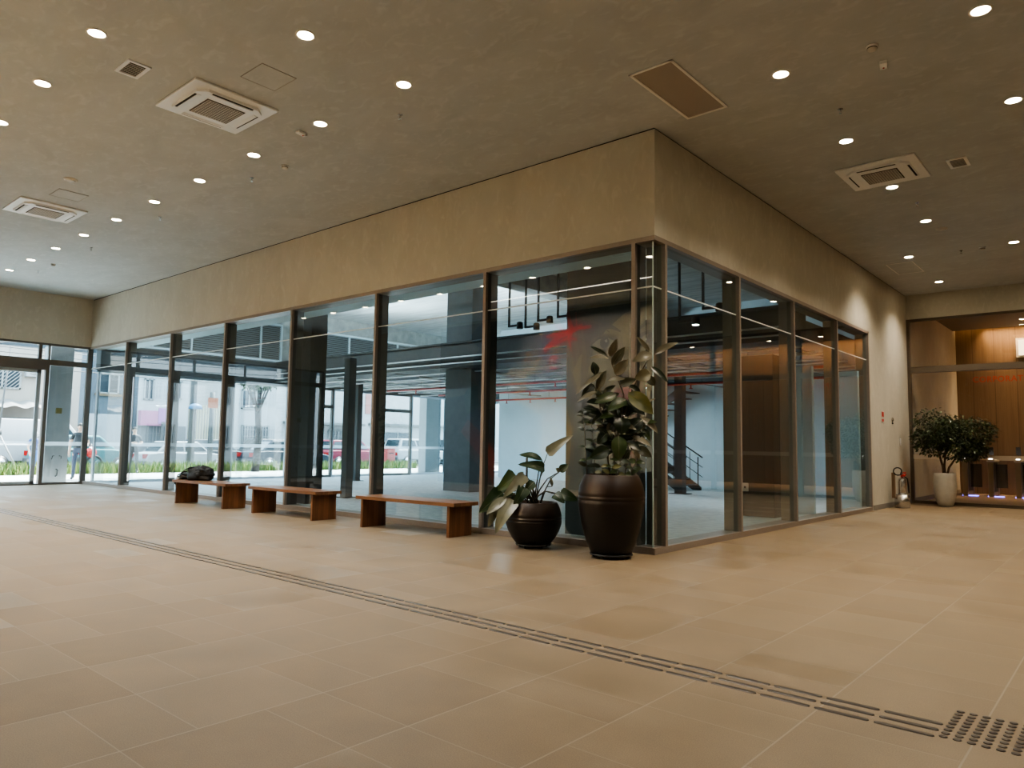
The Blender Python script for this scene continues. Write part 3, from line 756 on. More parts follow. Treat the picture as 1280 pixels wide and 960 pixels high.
def make_pot(t, prof, rim_in, soil_z, soil_r):
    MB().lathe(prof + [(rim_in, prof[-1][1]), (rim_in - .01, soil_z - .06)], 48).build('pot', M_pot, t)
    s = MB(); blob(s, (0, 0, soil_z - .03), (soil_r, soil_r, .05), 0, .15, 9, 2, 28, 12)
    s.build('soil', M_soil, t)
def castor_base(t, r):
    b = MB().lathe([(r, .035), (r, .052)], 32)
    b.build('plant_trolley', M_black, t)
    for k in range(5):
        a = 2 * pi * k / 5 + .3
        c = Vector((cos(a), sin(a), 0)) * (r - .045)
        w = MB().cyl(c + Vector((-.009, 0, .019)), c + Vector((.009, 0, .019)), .019, 14).box((c.x - .013, c.y - .004, .02), (c.x + .013, c.y + .004, .036))
        w.build('castor', M_black, t)

# --- tall pot with rubber plant.  Leaf table in 2.04 mm units on the plant's own front plane, origin at pot axis
t = thing('potted_rubber_plant', 'tall rubber plant in the tall dark brown ringed pot by the glass corner', 'potted plant', (-.28, -.52, 0), RZ)
t_rub = t
castor_base(t, .25)
P_ = [(.215, .045), (.235, .05), (.29, .18), (.345, .36), (.378, .54), (.386, .62)]
P_ += [(.389, .655), (.382, .665), (.382, .673), (.389, .683), (.390, .70), (.383, .711), (.383, .719), (.388, .729)]
P_ += [(.384, .76), (.368, .84), (.335, .915), (.318, .945), (.315, .955), (.305, .96)]
make_pot(t, P_, .285, .91, .275)
U = .00204
def pt(cx, cy, d=0.0): return Vector(((cx - 325) * U, d, .955 + (890 - cy) * U))
stems = MB()
def stem(pts, r0=.014, r1=.006, n=8, depth=None):
    q = [pt(*p_) for p_ in pts]; k = len(q)
    stems.tube(q, [r0 + (r1 - r0) * i / (k - 1) for i in range(k)], n)
stem([(330, 900, 0), (345, 760, -.02), (365, 640, 0), (385, 520, .02), (395, 430, .02), (360, 330, 0), (325, 255, -.02), (312, 205, -.02)], .016)
stem([(365, 640, 0), (420, 480, .05), (455, 380, .06), (500, 290, .04), (550, 190, .02)], .012)
stem([(320, 900, .03), (300, 740, .05), (275, 560, .08), (250, 440, .08), (238, 370, .06), (290, 290, .03)], .013)
stem([(340, 900, -.06), (330, 780, -.10), (340, 660, -.12), (350, 590, -.12)], .012)
stem([(225, 900, .0), (228, 800, -.02), (215, 690, -.03), (205, 600, -.03), (190, 570, -.03)], .006, .003)
stem([(185, 900, -.02), (175, 800, -.05), (165, 640, -.06), (158, 560, -.06), (155, 520, -.06)], .006, .003)
stem([(400, 900, 0), (420, 800, -.02), (450, 700, -.02), (480, 620, .0), (520, 580, .02)], .008, .004)
stem([(355, 900, -.1), (360, 840, -.12), (375, 790, -.13)], .006, .003)
stem([(430, 900, -.06), (440, 850, -.08), (470, 800, -.08)], .006, .003)
stem([(260, 900, -.08), (265, 860, -.1), (250, 830, -.1)], .005, .003)
stems.build('stem', M_stem, t)
fol = MB()
# base x,y  tip x,y  width  material(0 dark 1 green 2 yellow 3 pale underside)  depth base/tip  face tilt
LT = [(300, 202, 200, 140, 26, 0, 0, .05, .3), (310, 205, 347, 106, 52, 3, -.02, -.10, 0), (325, 258, 392, 153, 62, 0, -.03, -.12, .2), (305, 215, 188, 216, 30, 3, 0, -.08, .7),
      (340, 312, 408, 228, 72, 3, -.05, -.14, -.1), (290, 292, 108, 430, 36, 3, -.02, -.10, .8), (232, 312, 216, 234, 56, 0, 0, 0, .1), (240, 402, 288, 288, 52, 0, -.02, -.08, .1),
      (220, 368, 148, 445, 62, 0, 0, -.08, .2), (240, 412, 116, 474, 32, 3, -.06, -.12, .7), (348, 428, 214, 482, 66, 1, -.08, -.20, .5), (372, 372, 458, 338, 60, 0, -.02, -.1, .3),
      (300, 348, 392, 338, 40, 3, -.06, -.14, .6), (272, 428, 345, 372, 40, 0, 0, -.05, .4), (402, 458, 288, 525, 76, 1, -.10, -.22, .4), (412, 418, 548, 540, 104, 2, -.12, -.22, .1),
      (410, 460, 505, 545, 74, 0, -.08, -.14, .2), (548, 168, 468, 80, 30, 3, .02, .0, .2), (572, 186, 708, 113, 46, 3, .02, -.04, .5), (560, 188, 440, 232, 72, 3, .02, -.06, .3),
      (552, 258, 652, 350, 42, 0, .02, -.02, .4), (548, 300, 452, 335, 84, 2, -.02, -.08, .1), (535, 318, 576, 372, 58, 0, .02, .0, .2), (372, 560, 370, 660, 108, 0, -.12, -.18, .1),
      (355, 666, 352, 804, 102, 1, -.14, -.18, .15), (304, 742, 190, 795, 84, 0, -.14, -.20, .3), (290, 655, 236, 715, 66, 0, -.06, -.1, .2), (500, 570, 400, 655, 92, 0, -.04, -.08, .2),
      (466, 730, 548, 785, 60, 0, -.06, -.1, .3), (398, 700, 485, 748, 54, 0, -.1, -.16, .4), (436, 668, 552, 722, 46, 3, -.04, -.06, .6), (498, 558, 592, 645, 50, 3, 0, -.04, .5),
      (478, 505, 584, 440, 22, 3, .02, .02, .6), (425, 370, 502, 412, 40, 0, .05, .05, .3), (360, 420, 290, 470, 52, 0, .06, .04, .3), (455, 470, 415, 550, 66, 0, .06, .04, .2),
      (280, 560, 180, 545, 60, 0, .05, 0, .5), (275, 545, 205, 600, 50, 0, -.02, -.08, .3), (340, 590, 300, 650, 56, 0, .02, 0, .2), (330, 540, 410, 580, 52, 0, .05, .04, .4),
      (330, 480, 440, 460, 60, 0, .08, .08, .4), (420, 600, 470, 660, 60, 0, .05, .05, .3), (235, 380, 270, 460, 44, 0, .06, .06, .2), (430, 540, 350, 480, 60, 0, .08, .1, .3),
      (250, 620, 320, 690, 46, 0, 0, -.04, .4), (385, 800, 420, 740, 44, 0, -.1, -.12, .2), (500, 620, 545, 690, 44, 1, .0, -.04, .3), (520, 580, 575, 600, 36, 3, .02, 0, .6)]
for bx, by, tx, ty, w, mi, d0, d1, tilt in LT:
    leaf(fol, pt(bx, by, d0), pt(tx, ty, d1), w * U * .95, (random.uniform(-.25, .25), -1, tilt), mi, random.uniform(.05, .14), .24, rib=4)
# small leaves on the thin shoots
def shoot(path, n, ln, w, mats=(0, 0, 1)):
    for i in range(n):
        s = (i + .5) / n * (len(path) - 1); k = int(s); u = s - k
        a = Vector(path[k]); b = Vector(path[min(k + 1, len(path) - 1)]); c = a.lerp(b, u)
        for sg in (-1, 1):
            ang = radians(random.uniform(15, 55)); l = ln * random.uniform(.7, 1.2)
            tip = (c.x + sg * l * cos(ang * .6), c.y - l * sin(ang) * random.uniform(-.3, .9))
            leaf(fol, pt(c.x, c.y, c.z), pt(tip[0], tip[1], c.z + random.uniform(-.09, .05)), w * U * random.uniform(.8, 1.2), (random.uniform(-.4, .4), -1, random.uniform(.2, 1)), random.choice(mats), .1, .2)
shoot([(228, 800, -.02), (215, 690, -.03), (205, 600, -.03), (190, 570, -.03)], 5, 52, 22)
shoot([(180, 860, -.03), (175, 800, -.05), (165, 640, -.06), (158, 560, -.06), (155, 525, -.06)], 7, 55, 24)
shoot([(355, 900, -.1), (360, 840, -.12), (375, 790, -.13)], 3, 60, 28, (0, 1, 2))
shoot([(430, 900, -.06), (440, 850, -.08), (470, 800, -.08)], 3, 60, 30, (0, 1))
shoot([(260, 895, -.08), (265, 860, -.1), (250, 830, -.1)], 2, 55, 26, (0, 1, 2))
shoot([(450, 700, -.02), (480, 620, .0), (520, 580, .02)], 3, 70, 34)
shoot([(300, 900, -.12), (310, 860, -.15), (325, 830, -.15)], 2, 50, 26, (0, 1, 2))
shoot([(345, 760, .08), (365, 640, .1), (385, 520, .12)], 5, 90, 48, (0,))
shoot([(300, 740, .09), (275, 560, .1), (250, 440, .1)], 4, 80, 44, (0,))
for k in range(46):
    cx, cy = random.gauss(360, 85), random.uniform(400, 840); a = random.uniform(-.6, pi + .6); l = random.uniform(60, 120)
    if not 180 < cx < 560 or (cy > 700 and abs(cx - 350) > 130): continue
    d0 = random.uniform(-.05, .22)
    leaf(fol, pt(cx, cy, d0), pt(cx + l * cos(a), cy + l * .55 * sin(a) + 15, d0 + random.uniform(-.12, .06)), l * random.uniform(.38, .52) * U, (random.uniform(-.5, .5), -1, random.uniform(.2, 1.1)), random.choice((0, 0, 0, 1, 3)), random.uniform(.05, .16), .25, rib=4)
fol.build('foliage', [M_rub_d, M_rub_g, M_rub_y, M_rub_p, mat('leaf midrib', (.14, .14, .075), .5)], t)

# --- low pot with broad leaved plant.  1.91 mm units
t2 = thing('potted_philodendron', 'drooping broad leaved plant in the squat dark brown ringed pot', 'potted plant', (-1.44, -.53, 0), RZ)
castor_base(t2, .225)
P2 = [(.19, .045), (.215, .05), (.275, .12), (.325, .21), (.352, .29), (.357, .325)]
P2 += [(.358, .335), (.351, .345), (.351, .352), (.358, .362), (.357, .375), (.350, .385), (.350, .392), (.355, .402)]
P2 += [(.350, .43), (.33, .50), (.305, .555), (.298, .565), (.285, .57)]
make_pot(t2, P2, .265, .535, .255)
U2 = .00191
def pt2(cx, cy, d=0.0): return Vector(((cx - 400) * U2, d, (888 - cy) * U2 * .97))
st2 = MB()
M_ph = [leaf_mat('philodendron dark', (.012, .028, .010), (.026, .050, .016), (.14, .15, .09)), leaf_mat('philodendron green', (.028, .052, .013), (.055, .085, .022), (.17, .18, .09)),
        leaf_mat('philodendron pale', (.12, .125, .08), (.20, .195, .13), (.16, .16, .10))]
f2 = MB()
#      base       tip       w   m  d0   d1  tilt
L2 = [(488, 250, 655, 118, 74, 2, .05, .0, .6), (452, 292, 298, 256, 52, 0, 0, -.08, .8), (468, 350, 292, 322, 76, 0, -.02, -.12, .5), (572, 372, 628, 322, 52, 0, .05, .0, .3), (572, 372, 545, 350, 30, 0, .05, .02, .4),
      (278, 400, 160, 500, 112, 1, -.10, -.22, .3), (340, 398, 196, 545, 78, 2, -.12, -.24, .4), (192, 520, 42, 648, 118, 0, -.12, -.24, .3), (258, 560, 150, 775, 108, 2, -.20, -.34, .2),
      (338, 478, 268, 605, 84, 0, -.18, -.26, .2), (160, 590, 104, 745, 46, 2, -.16, -.24, .3), (572, 525, 690, 562, 88, 0, -.02, -.06, .3), (535, 522, 598, 578, 66, 0, -.12, -.2, .2), (300, 405, 328, 376, 30, 2, -.05, -.08, .2),
      (240, 480, 120, 520, 60, 0, 0, -.1, .5), (220, 545, 90, 655, 60, 2, -.2, -.3, .4), (400, 440, 340, 500, 60, 0, -.1, -.18, .3), (330, 470, 250, 470, 60, 0, .05, 0, .4), (520, 470, 505, 405, 20, 2, -.1, -.12, .1),
      (270, 520, 205, 600, 60, 0, -.12, -.22, .2), (205, 590, 130, 640, 44, 2, -.22, -.3, .3)]
for bx, by, tx, ty, w, mi, d0, d1, tilt in L2:
    A_, B_ = pt2(bx, by, d0), pt2(tx, ty, d1)
    leaf(f2, A_, B_, w * U2 * 1.15, (random.uniform(-.2, .2), -1, tilt), mi, random.uniform(.06, .14), .2, 'heart' if w > 60 else 'oval', 10, rib=3)
    c0 = Vector((random.uniform(-.08, .08), random.uniform(-.08, .05), .53)); mid = c0.lerp(A_, .55) + Vector((0, 0, .10))
    st2.tube([c0, c0.lerp(mid, .5) + Vector((0, 0, .03)), mid, A_], [.011, .009, .007, .005], 7)
st2.tube([pt2(352, 560, .02), pt2(350, 278, .02)], [.014, .014], 8)
f2.build('foliage', M_ph + [mat('leaf midrib', (.14, .14, .075), .5)], t2); st2.build('stem', M_stem, t2)

# --- ficus tree in the pale pot before the lobby
t3 = thing('potted_ficus', 'bushy small leaved ficus tree in the tall pale pot before the lobby', 'potted plant', (.86, 12.22, 0), radians(29))
MB().lathe([(.12, 0), (.15, .012), (.19, .10), (.225, .25), (.243, .42), (.245, .56), (.238, .70), (.232, .785), (.222, .79), (.212, .785), (.205, .70)], 40).build('pot', M_whitepot, t3)
s = MB(); blob(s, (0, 0, .70), (.205, .205, .04), 0, .12, 9, 6); s.build('soil', M_soil, t3)
tr = MB()
tr.tube([(-.02, 0, .70), (-.03, .01, .95), (-.10, 0, 1.2), (-.16, .02, 1.5), (-.25, .02, 1.9)], [.03, .028, .024, .02, .01], 9)
tr.tube([(.02, .02, .70), (.0, .0, .95), (.03, .0, 1.25), (.10, .02, 1.6), (.2, 0, 2.0)], [.028, .026, .022, .016, .008], 9)
tr.tube([(.04, -.01, .70), (.10, 0, .92), (.24, .02, 1.12), (.45, 0, 1.4), (.65, 0, 1.8)], [.028, .026, .022, .016, .008], 9)
for k in range(16):
    a = random.choice([(-.2, 0, 1.7), (.12, 0, 1.6), (.45, 0, 1.4), (.3, 0, 1.3)])
    tr.tube([a, (a[0] + random.uniform(-.4, .4), random.uniform(-.35, .35), a[2] + random.uniform(.1, .6))], [.01, .004], 6)
tr.build('trunk', M_bark, t3)
fl = MB()
lobes = [(-.22, 0, 1.86, .47, .40, .50), (-.30, -.05, 1.55, .42, .38, .36), (.42, 0, 1.72, .58, .42, .48), (.72, .0, 1.78, .42, .36, .34), (.35, -.08, 1.40, .45, .36, .34), (.05, 0, 1.75, .4, .4, .4), (.62, 0, 1.36, .34, .3, .26)]
for k in range(5200):
    l = random.choice(lobes)
    while True:
        q = Vector((random.uniform(-1, 1), random.uniform(-1, 1), random.uniform(-1, 1)))
        if .3 < q.length < 1: break
    c = Vector((l[0] + q.x * l[3], l[1] + q.y * l[4], l[2] + q.z * l[5]))
    d = Vector((q.x + random.uniform(-.6, .6), q.y + random.uniform(-.6, .6), random.uniform(-.9, .25))).normalized()
    s_ = random.uniform(.065, .10)
    leaf(fl, c, c + d * s_, s_ * .55, (random.uniform(-1, 1), random.uniform(-1, 1), 1.2), random.choice((0, 0, 0, 1)), .1, .2, 'oval', 3)
fl.build('foliage', [leaf_mat('ficus dark', (.018, .034, .013), (.034, .058, .022), (.05, .07, .03)), leaf_mat('ficus light', (.06, .085, .035), (.10, .13, .05), (.08, .10, .05))], t3)

# ================================================================== EXTINGUISHER, SIGNS, SOCKET
t = thing('fire_extinguisher', 'steel fire extinguisher with red valve and black hose on a stand by the pier', 'fire extinguisher', (.25, 10.80, 0), radians(60))
MB().lathe([(.16, 0), (.16, .30), (.152, .30), (.152, .02)], 36).build('stand_cup', M_chrome, t)
MB().box((-.20, .02, .22), (-.17, .10, .80)).box((-.20, .02, .22), (-.02, .05, .26)).build('stand_bracket', mat('bronze bracket', (.25, .17, .11), .4, .5), t)
MB().lathe([(.088, .02), (.088, .60), (.07, .66), (.035, .69), (.025, .70)], 28).build('cylinder', M_chrome, t)
MB().cyl((0, 0, .70), (0, 0, .76), .026, 14).box((-.02, -.012, .74), (.13, .012, .765)).box((-.02, -.012, .785), (.12, .012, .81)).cyl((.0, -.03, .735), (.0, -.075, .735), .03, 12).build('valve', M_red, t)
hp = [(-.02, 0, .74), (-.03, 0, .78)] + [(-.15 + .13 * cos(2 * pi * k / 18), -.02 - .0015 * k, .83 + .085 * sin(2 * pi * k / 18)) for k in range(18)]
MB().tube(hp, .014, 8).tube([(.03, -.03, .72), (.11, -.05, .66), (.135, -.05, .5), (.15, -.05, .34)], .018, 8).build('hose', M_black, t)
t = thing('fire_sign', 'small red and white fire sign on the plaster pier', 'sign', (0.001, 10.30, 2.07))
MB().box((0, -.10, -.13), (.006, .10, .13)).build('plate', mat('sign white', (.75, .72, .68), .5), t)
MB().box((.006, -.085, .0), (.009, .085, .115)).box((.006, -.085, -.115), (.009, .085, -.055)).build('red_fields', M_red, t)
t = thing('alarm_button', 'small metal alarm button beside the red sign', 'button', (0.001, 11.14, 2.03))
MB().lathe([(.055, 0), (.05, .02), (.03, .03), (0, .032)], 20, M=Matrix.Rotation(pi / 2, 4, 'Y')).build('housing', M_chrome, t)
MB().box((.0, -.04, -.10), (.02, .04, -.065)).build('tag', M_dark, t)
t = thing('wall_switch', 'white switch plate low on the plaster pier near the lobby', 'switch', (0.001, 11.84, 1.52))
MB().bbox((0, -.05, -.09), (.012, .05, .09), .004).build('plate', M_white, t)
MB().bbox((.012, -.02, -.05), (.018, .02, .05), .002).build('rocker', M_white, t)

# ================================================================== TURNSTILES in the lobby
M_tsteel = mat('champagne steel', (.40, .33, .25), .3, .9)
M_blue = emit('blue led', (.12, .10, 1.0), 9)
M_tglass = glass('smoked turnstile glass', (.35, .32, .28), 1.0)
def make_turnstile(label, x, y):
    t = thing('turnstile', label, 'turnstile', (x, y, 0), 0, 'turnstiles in the lobby')
    MB().bbox((-.07, 0, 0), (.07, .12, 1.02), .01).build('post', M_tsteel, t)
    MB().bbox((-.07, 1.0, 0), (.07, 1.12, 1.02), .01).build('post', M_tsteel, t)
    MB().box((-.045, .12, .14), (.045, 1.0, 1.02)).build('body_panel', M_black, t)
    MB().bbox((-.09, -.02, 1.02), (.09, 1.14, 1.10), .012).build('top', mat('pale stone top', (.62, .58, .52), .35), t)
    MB().box((-.06, .15, 0), (.06, .97, .12)).build('plinth', M_tsteel, t)
    MB().box((-.10, .1, .004), (.30, .20, .012)).build('floor_light', M_blue, t)
    MB().box((.07, .5, .25), (.36, .515, .95)).build('barrier_wing', M_tglass, t)
    r = MB().cyl((0, .2, 1.10), (0, .2, 1.22), .012, 10).bbox((-.05, .13, 1.10), (.05, .27, 1.14), .01).build('reader_base', M_black, t)
    T = Matrix.Translation((.01, .2, 1.34)) @ Matrix.Rotation(radians(18), 4, 'X')
    MB().bbox((-.06, -.008, -.12), (.06, .012, .13), .006, 0, T).build('access_screen', M_black, t)
    MB().box((-.045, .10, 1.104), (.045, .135, 1.118)).build('scanner_light', M_lenscool, t)
    return t
g0 = make_turnstile('lobby turnstile behind the white ficus pot, leftmost', .40, 17.75)
dup(g0, (1.05, 17.75, 0), label='lobby turnstile just right of the ficus crown, second from left')
dup(g0, (1.72, 17.75, 0), label='lobby turnstile at the right edge of the view')
dup(g0, (2.40, 17.75, 0), label='lobby turnstile beyond the right edge of the view, rightmost')
t = thing('lit_niche', 'glowing panel in place of a lit opening in the lobby wood wall', 'glowing panel', (2.15, LY - .001, 4.55))
MB().box((-.52, -.05, -.30), (.52, 0, .30)).box((-.47, -.051, -.25), (.47, -.049, .25)).build('frame', M_offwhite, t)
MB().box((-.46, -.056, -.24), (.46, -.052, .24)).build('lit_face', emit('niche light', (1.0, .78, .48), 2.2), t)  # glowing face stands in for a lit opening in the wood

# ================================================================== EMPTY SHOP INTERIOR
def column(label, x0, x1, y0, y1, z1, m):
    t = thing('column', label, 'column', ((x0 + x1) / 2, (y0 + y1) / 2, 0), 0, None)
    a, b = (x1 - x0) / 2, (y1 - y0) / 2
    MB().box((-a, -b, 0), (a, b, z1)).build('shaft', m, t)
    return t
column('broad dark grey column standing right behind the potted plants', -2.04, -.95, .95, 1.4, SZ, M_column)
column('dark column close behind the middle bench, inside the shop', -9.35, -8.75, .95, 1.35, SZ, M_column)
column('blue grey column in the middle of the shop under the mezzanine edge', -10.35, -9.35, 6.45, 7.15, 3.36, M_columng)
o = column('blue grey column continuing above the mezzanine edge up to the slab', -10.35, -9.35, 6.45, 7.15, SZ - 3.765, M_columng); o.location.z = 3.762
t = thing('steel_post', 'thin dark steel post on a base plate beyond the gap between two benches', 'post', (-9.78, 2.75, 0))
MB().box((-.1, -.1, .015), (.1, .1, 3.3)).build('shaft', M_columng, t); MB().box((-.2, -.2, 0), (.2, .2, .015)).build('base_plate', M_steel, t)
t = thing('steel_post', 'slim dark post seen through the far part of the shop', 'post', (-15.8, 7.6, 0))
MB().box((-.1, -.1, .015), (.1, .1, 3.34)).build('shaft', M_steel, t); MB().box((-.18, -.18, 0), (.18, .18, .015)).build('base_plate', M_steel, t)
t = thing('steel_post', 'dark post under the mezzanine beside the stair', 'post', (-5.46, 11.0, 0))
MB().box((-.12, -.12, .015), (.12, .12, 3.34)).build('shaft', M_steel, t); MB().box((-.24, -.24, 0), (.24, .24, .015)).build('base_plate', M_steel, t)
t = thing('mezzanine', 'dark steel mezzanine hanging across the back of the shop', 'mezzanine', (-9, 6.0, 3.36))
MB().box((-9.37, 0, 0), (8.68, .3, .69)).box((-9.37, -.06, 0), (8.68, .0, .05)).box((-9.37, -.06, .64), (8.68, 0, .69)).build('edge_beam', M_steel, t)
MB().box((-9.37, .3, .02), (8.68, 8.19, .40)).build('deck', mat('dark deck underside', (.10, .105, .11), .7, 0, .15, 2), t)
b = MB()
for k in range(7): b.box((-9.37 + 2.9 * k, .3, .0), (-9.25 + 2.9 * k, 8.19, .02))
b.build('cross_beams', M_steel, t)
t = thing('concrete_beam', 'deep raw concrete beam under the shop slab', 'beam', (-7.8, .3, 5.4))
MB().box((-.25, .0, 0), (.25, 13.9, .55)).build('beam', M_concrete, t)
column('dark partition pier standing behind the second window of the short shop front', -1.45, -.82, 5.9, 6.3, 3.1, mat('dark brown partition', (.07, .062, .05), .6))
for lab, x0, x1, y0 in (('white drywall panel behind the third window of the short shop front', -1.12, -.58, 7.35), ('white drywall panel behind the last window of the short shop front', -.55, -.12, 8.85)):
    t = thing('wall_panel', lab, 'wall panel', ((x0 + x1) / 2, y0, 0), 0, 'white drywall panels near the short front')
    a = (x1 - x0) / 2; MB().box((-a, 0, 0), (a, .12, 3.0)).build('board', M_shopwall, t)
t = thing('socket', 'small white socket box on the dark partition pier', 'socket', (-1.38, 5.899, .55))
MB().bbox((-.06, -.03, -.08), (.06, 0, .08), .006).build('box', M_offwhite, t); MB().box((-.02, -.034, -.02), (.02, -.03, .02)).build('outlet', M_black, t)
# louvre fields over the street windows
def louvre(label, y0, y1, z0, z1, frame):
    t = thing('louvre', label, 'louvre', (XS + .02, (y0 + y1) / 2, z0), 0, 'ventilation louvres high in the shop')
    a = (y1 - y0) / 2; h = z1 - z0
    f = MB()
    for q0, q1 in (((-a, 0), (a, .06)), ((-a, h - .06), (a, h)), ((-a, 0), (-a + .06, h)), ((a - .06, 0), (a, h))): f.box((0, q0[0], q0[1]), (.12, q1[0], q1[1]))
    for k in range(1, int(2 * a / 1.2) + 1): f.box((.0, -a + 1.2 * k - .025, 0), (.09, -a + 1.2 * k + .025, h))
    f.build('frame', M_shopwall if frame else M_louvre, t)
    s = MB(); nb = int(h / .075)
    for i in range(nb):
        z = .06 + (h - .12) * (i + .5) / nb
        s.prism([(.01, z + .035), (.02, z + .035), (.085, z - .025), (.075, z - .025)], 'Y', -a + .03, a - .03)
    s.build('blades', M_louvre, t)
    MB().box((.0, -a + .03, .03), (.006, a - .03, h - .03)).build('backing', mat('louvre shadow', (.05, .055, .06), .8), t)
louvre('grey slatted louvre above the street windows nearest the hall', .5, 6.1, 4.05, 5.38, True)
louvre('grey slatted louvre beyond the near column, under the concrete band', 7.78, 13.8, 4.10, 5.36, True)
# conduits and pipes under mezzanine and slab
def pipe(name, label, p, q, r, m, group, drops=0, top=3.36):
    t = thing(name, label, 'pipe', p, 0, group)
    v = Vector(q) - Vector(p)
    MB().cyl((0, 0, 0), v, r, 10).build('tube', m, t)
    for k in range(3):
        c = v * ((k + .35) / 3); MB().cyl(c, c + Vector((0, 0, top - p[2])), .006, 6).build('hanger', M_steel, t)
    for k in range(drops):
        c = v * ((k + .5) / drops)
        MB().cyl(c, c + Vector((0, 0, -.12)), r * .6, 8).lathe([(r * 1.2, -.12), (r * 1.6, -.14)], 10, c=c).build('drop', m, t)
    return t
GP = 'conduits under the shop mezzanine'
yy = [6.6, 7.3, 7.9, 8.6, 9.5, 10.3, 11.4, 12.6]
for k, y in enumerate(yy):
    pipe('conduit', 'galvanised conduit running lengthwise under the mezzanine, %s from its front edge' % ORD[k], (-18.2, y, 3.30 - .03 * (k % 2)), (-.5, y, 3.30 - .03 * (k % 2)), .022, M_pipe, GP)
for k, x in enumerate([-16.4, -13.9, -11.4, -8.6, -6.2, -3.9, -2.0]):
    pipe('cross_conduit', 'galvanised cross conduit under the mezzanine, %s from the street side' % ORD[k], (x, 6.4, 3.20), (x + .9, 14.1, 3.20), .02, M_pipe, 'cross conduits under the shop mezzanine')
for k, y in enumerate([8.2, 10.6, 13.7]):
    pipe('sprinkler_pipe', 'red sprinkler pipe under the mezzanine, %s from its front edge' % ORD[k], (-15.0, y, 3.06), (-.6 if y < 13 else -9.0, y, 3.06), .035, M_redpipe, 'red sprinkler pipes in the shop', 5)
pipe('sprinkler_pipe', 'red sprinkler pipe high under the slab across the bright bay', (-14.5, 4.6, 5.55), (-1.0, 4.6, 5.55), .03, M_redpipe, 'red sprinkler pipes in the shop', 6, SZ)
pipe('sprinkler_pipe', 'red sprinkler pipe high under the slab near the long front', (-16.5, 2.2, 5.6), (-1.0, 2.2, 5.6), .03, M_redpipe, 'red sprinkler pipes in the shop', 6, SZ)
pipe('conduit', 'galvanised conduit along the front face of the mezzanine beam', (-18.2, 5.9, 3.62), (-.5, 5.9, 3.62), .022, M_pipe, GP)
pipe('conduit', 'galvanised conduit low on the front face of the mezzanine beam', (-18.2, 5.84, 3.45), (-.5, 5.84, 3.45), .018, M_pipe, GP)
def track_spot(label, x, y, z, lit, aim=0.0):
    t = thing('track_spotlight', label, 'spotlight', (x, y, z), 0, 'black track spotlights in the shop')
    MB().box((-.02, -.02, 0), (.02, .02, 5.93 - z)).box((-.02, -.02, -.03), (.34, .02, .02)).build('bracket', M_black, t)
    T = Matrix.Translation((.34, 0, -.03)) @ Matrix.Rotation(aim, 4, 'X')
    MB().lathe([(.05, .10), (.075, .08), (.08, -.06), (.07, -.065)], 18, M=T, cap=True).build('head', M_black, t)
    if lit:
        MB().lathe([(.065, -.066), (.04, -.072), (0, -.074)], 18, M=T).build('lens', M_lenscool, t)
    return t
for k, (x, y, z, lit) in enumerate([(-7.0, 5.3, 4.15, 0), (-6.65, 5.5, 4.12, 0), (-6.1, 5.3, 4.2, 0), (-5.6, 5.4, 4.25, 0), (-2.3, 5.0, 3.75, 1), (-1.9, 5.2, 4.0, 0)]):
    track_spot('black track spotlight hanging before the mezzanine, %s from the left' % ORD[k], x, y, z, lit)
# made-up batten lights, added to brighten the bare shop
for k, (x, y, z, e) in enumerate([(-12.5, 11.0, 3.1, 100), (-7.0, 11.6, 3.1, 60), (-12.0, 3.4, 5.85, 110), (-15.5, 3.0, 5.85, 110), (-2.6, 9.1, 3.1, 70)]):
    t = thing('added_shop_light', 'added white batten light brightening the back in the empty shop, %s in depth order' % ORD[k], 'ceiling light', (x, y, z), 0, 'added batten lights in the empty shop')
    MB().bbox((-.6, -.05, 0), (.6, .05, .06), .01).build('batten', M_white, t)
    if z < 4:
        for s in (-.5, .5): MB().cyl((s, 0, .05), (s, 0, 3.36 - z), .006, 6).build('hanger', M_steel, t)
    MB().box((-.57, -.035, -.012), (.57, .035, 0)).build('diffuser', emit('cool diffuser', (.85, .94, 1.0), 6), t)
    lamp('lamp', 'AREA', (0, 0, -.03), e, (.82, .93, 1.0), t, shape='RECTANGLE', size=1.1, size_y=.1)
for k, (x, e) in enumerate([(-14.5, 230), (-10.4, 260)]):  # unseen uplights behind the edge beam, added to brighten the slab
    t = thing('added_slab_light', 'added cool uplight hidden on the mezzanine to brighten the slab, %s from the street' % ORD[k], 'ceiling light', (x, 7.4, 3.76), 0, 'added uplights on the mezzanine')
    MB().bbox((-.6, -.06, 0), (.6, .06, .08), .01).build('housing', M_white, t)
    l = lamp('lamp', 'AREA', (0, 0, .1), e, (.82, .95, 1.0), t, shape='RECTANGLE', size=1.1, size_y=.1); l.rotation_euler = (radians(180 - 30), 0, 0)
# stair
t = thing('staircase', 'dark steel stair with railings at the back right of the shop', 'stairs', (-5.9, 12.0, 0))
n = 10
st_ = MB()
for k in range(n): st_.box((-.28 * (k + 1) - .02, 0.06, .18 * (k + 1) - .03), (-.28 * k, 1.04, .18 * (k + 1)))
st_.build('treads', M_steel, t)
for y in (0, 1.04):
    MB().prism([(.05, 0), (.05, .10), (-2.8, 1.93), (-2.8, 1.60), (-.22, 0)], 'Y', y, y + .06).build('stringer', M_steel, t)
MB().box((-3.9, 0, 1.72), (-2.8, 2.2, 1.80)).build('landing', M_steel, t)
up = MB()
for k in range(8): up.box((-2.8 + .28 * k, 1.16, 1.8 + .18 * k), (-2.8 + .28 * (k + 1) + .02, 2.2, 1.83 + .18 * k))
up.prism([(-2.8, 1.6), (-2.8, 1.85), (-.5, 3.34), (-.5, 3.05)], 'Y', 1.10, 1.16)
up.build('upper_flight', M_steel, t)
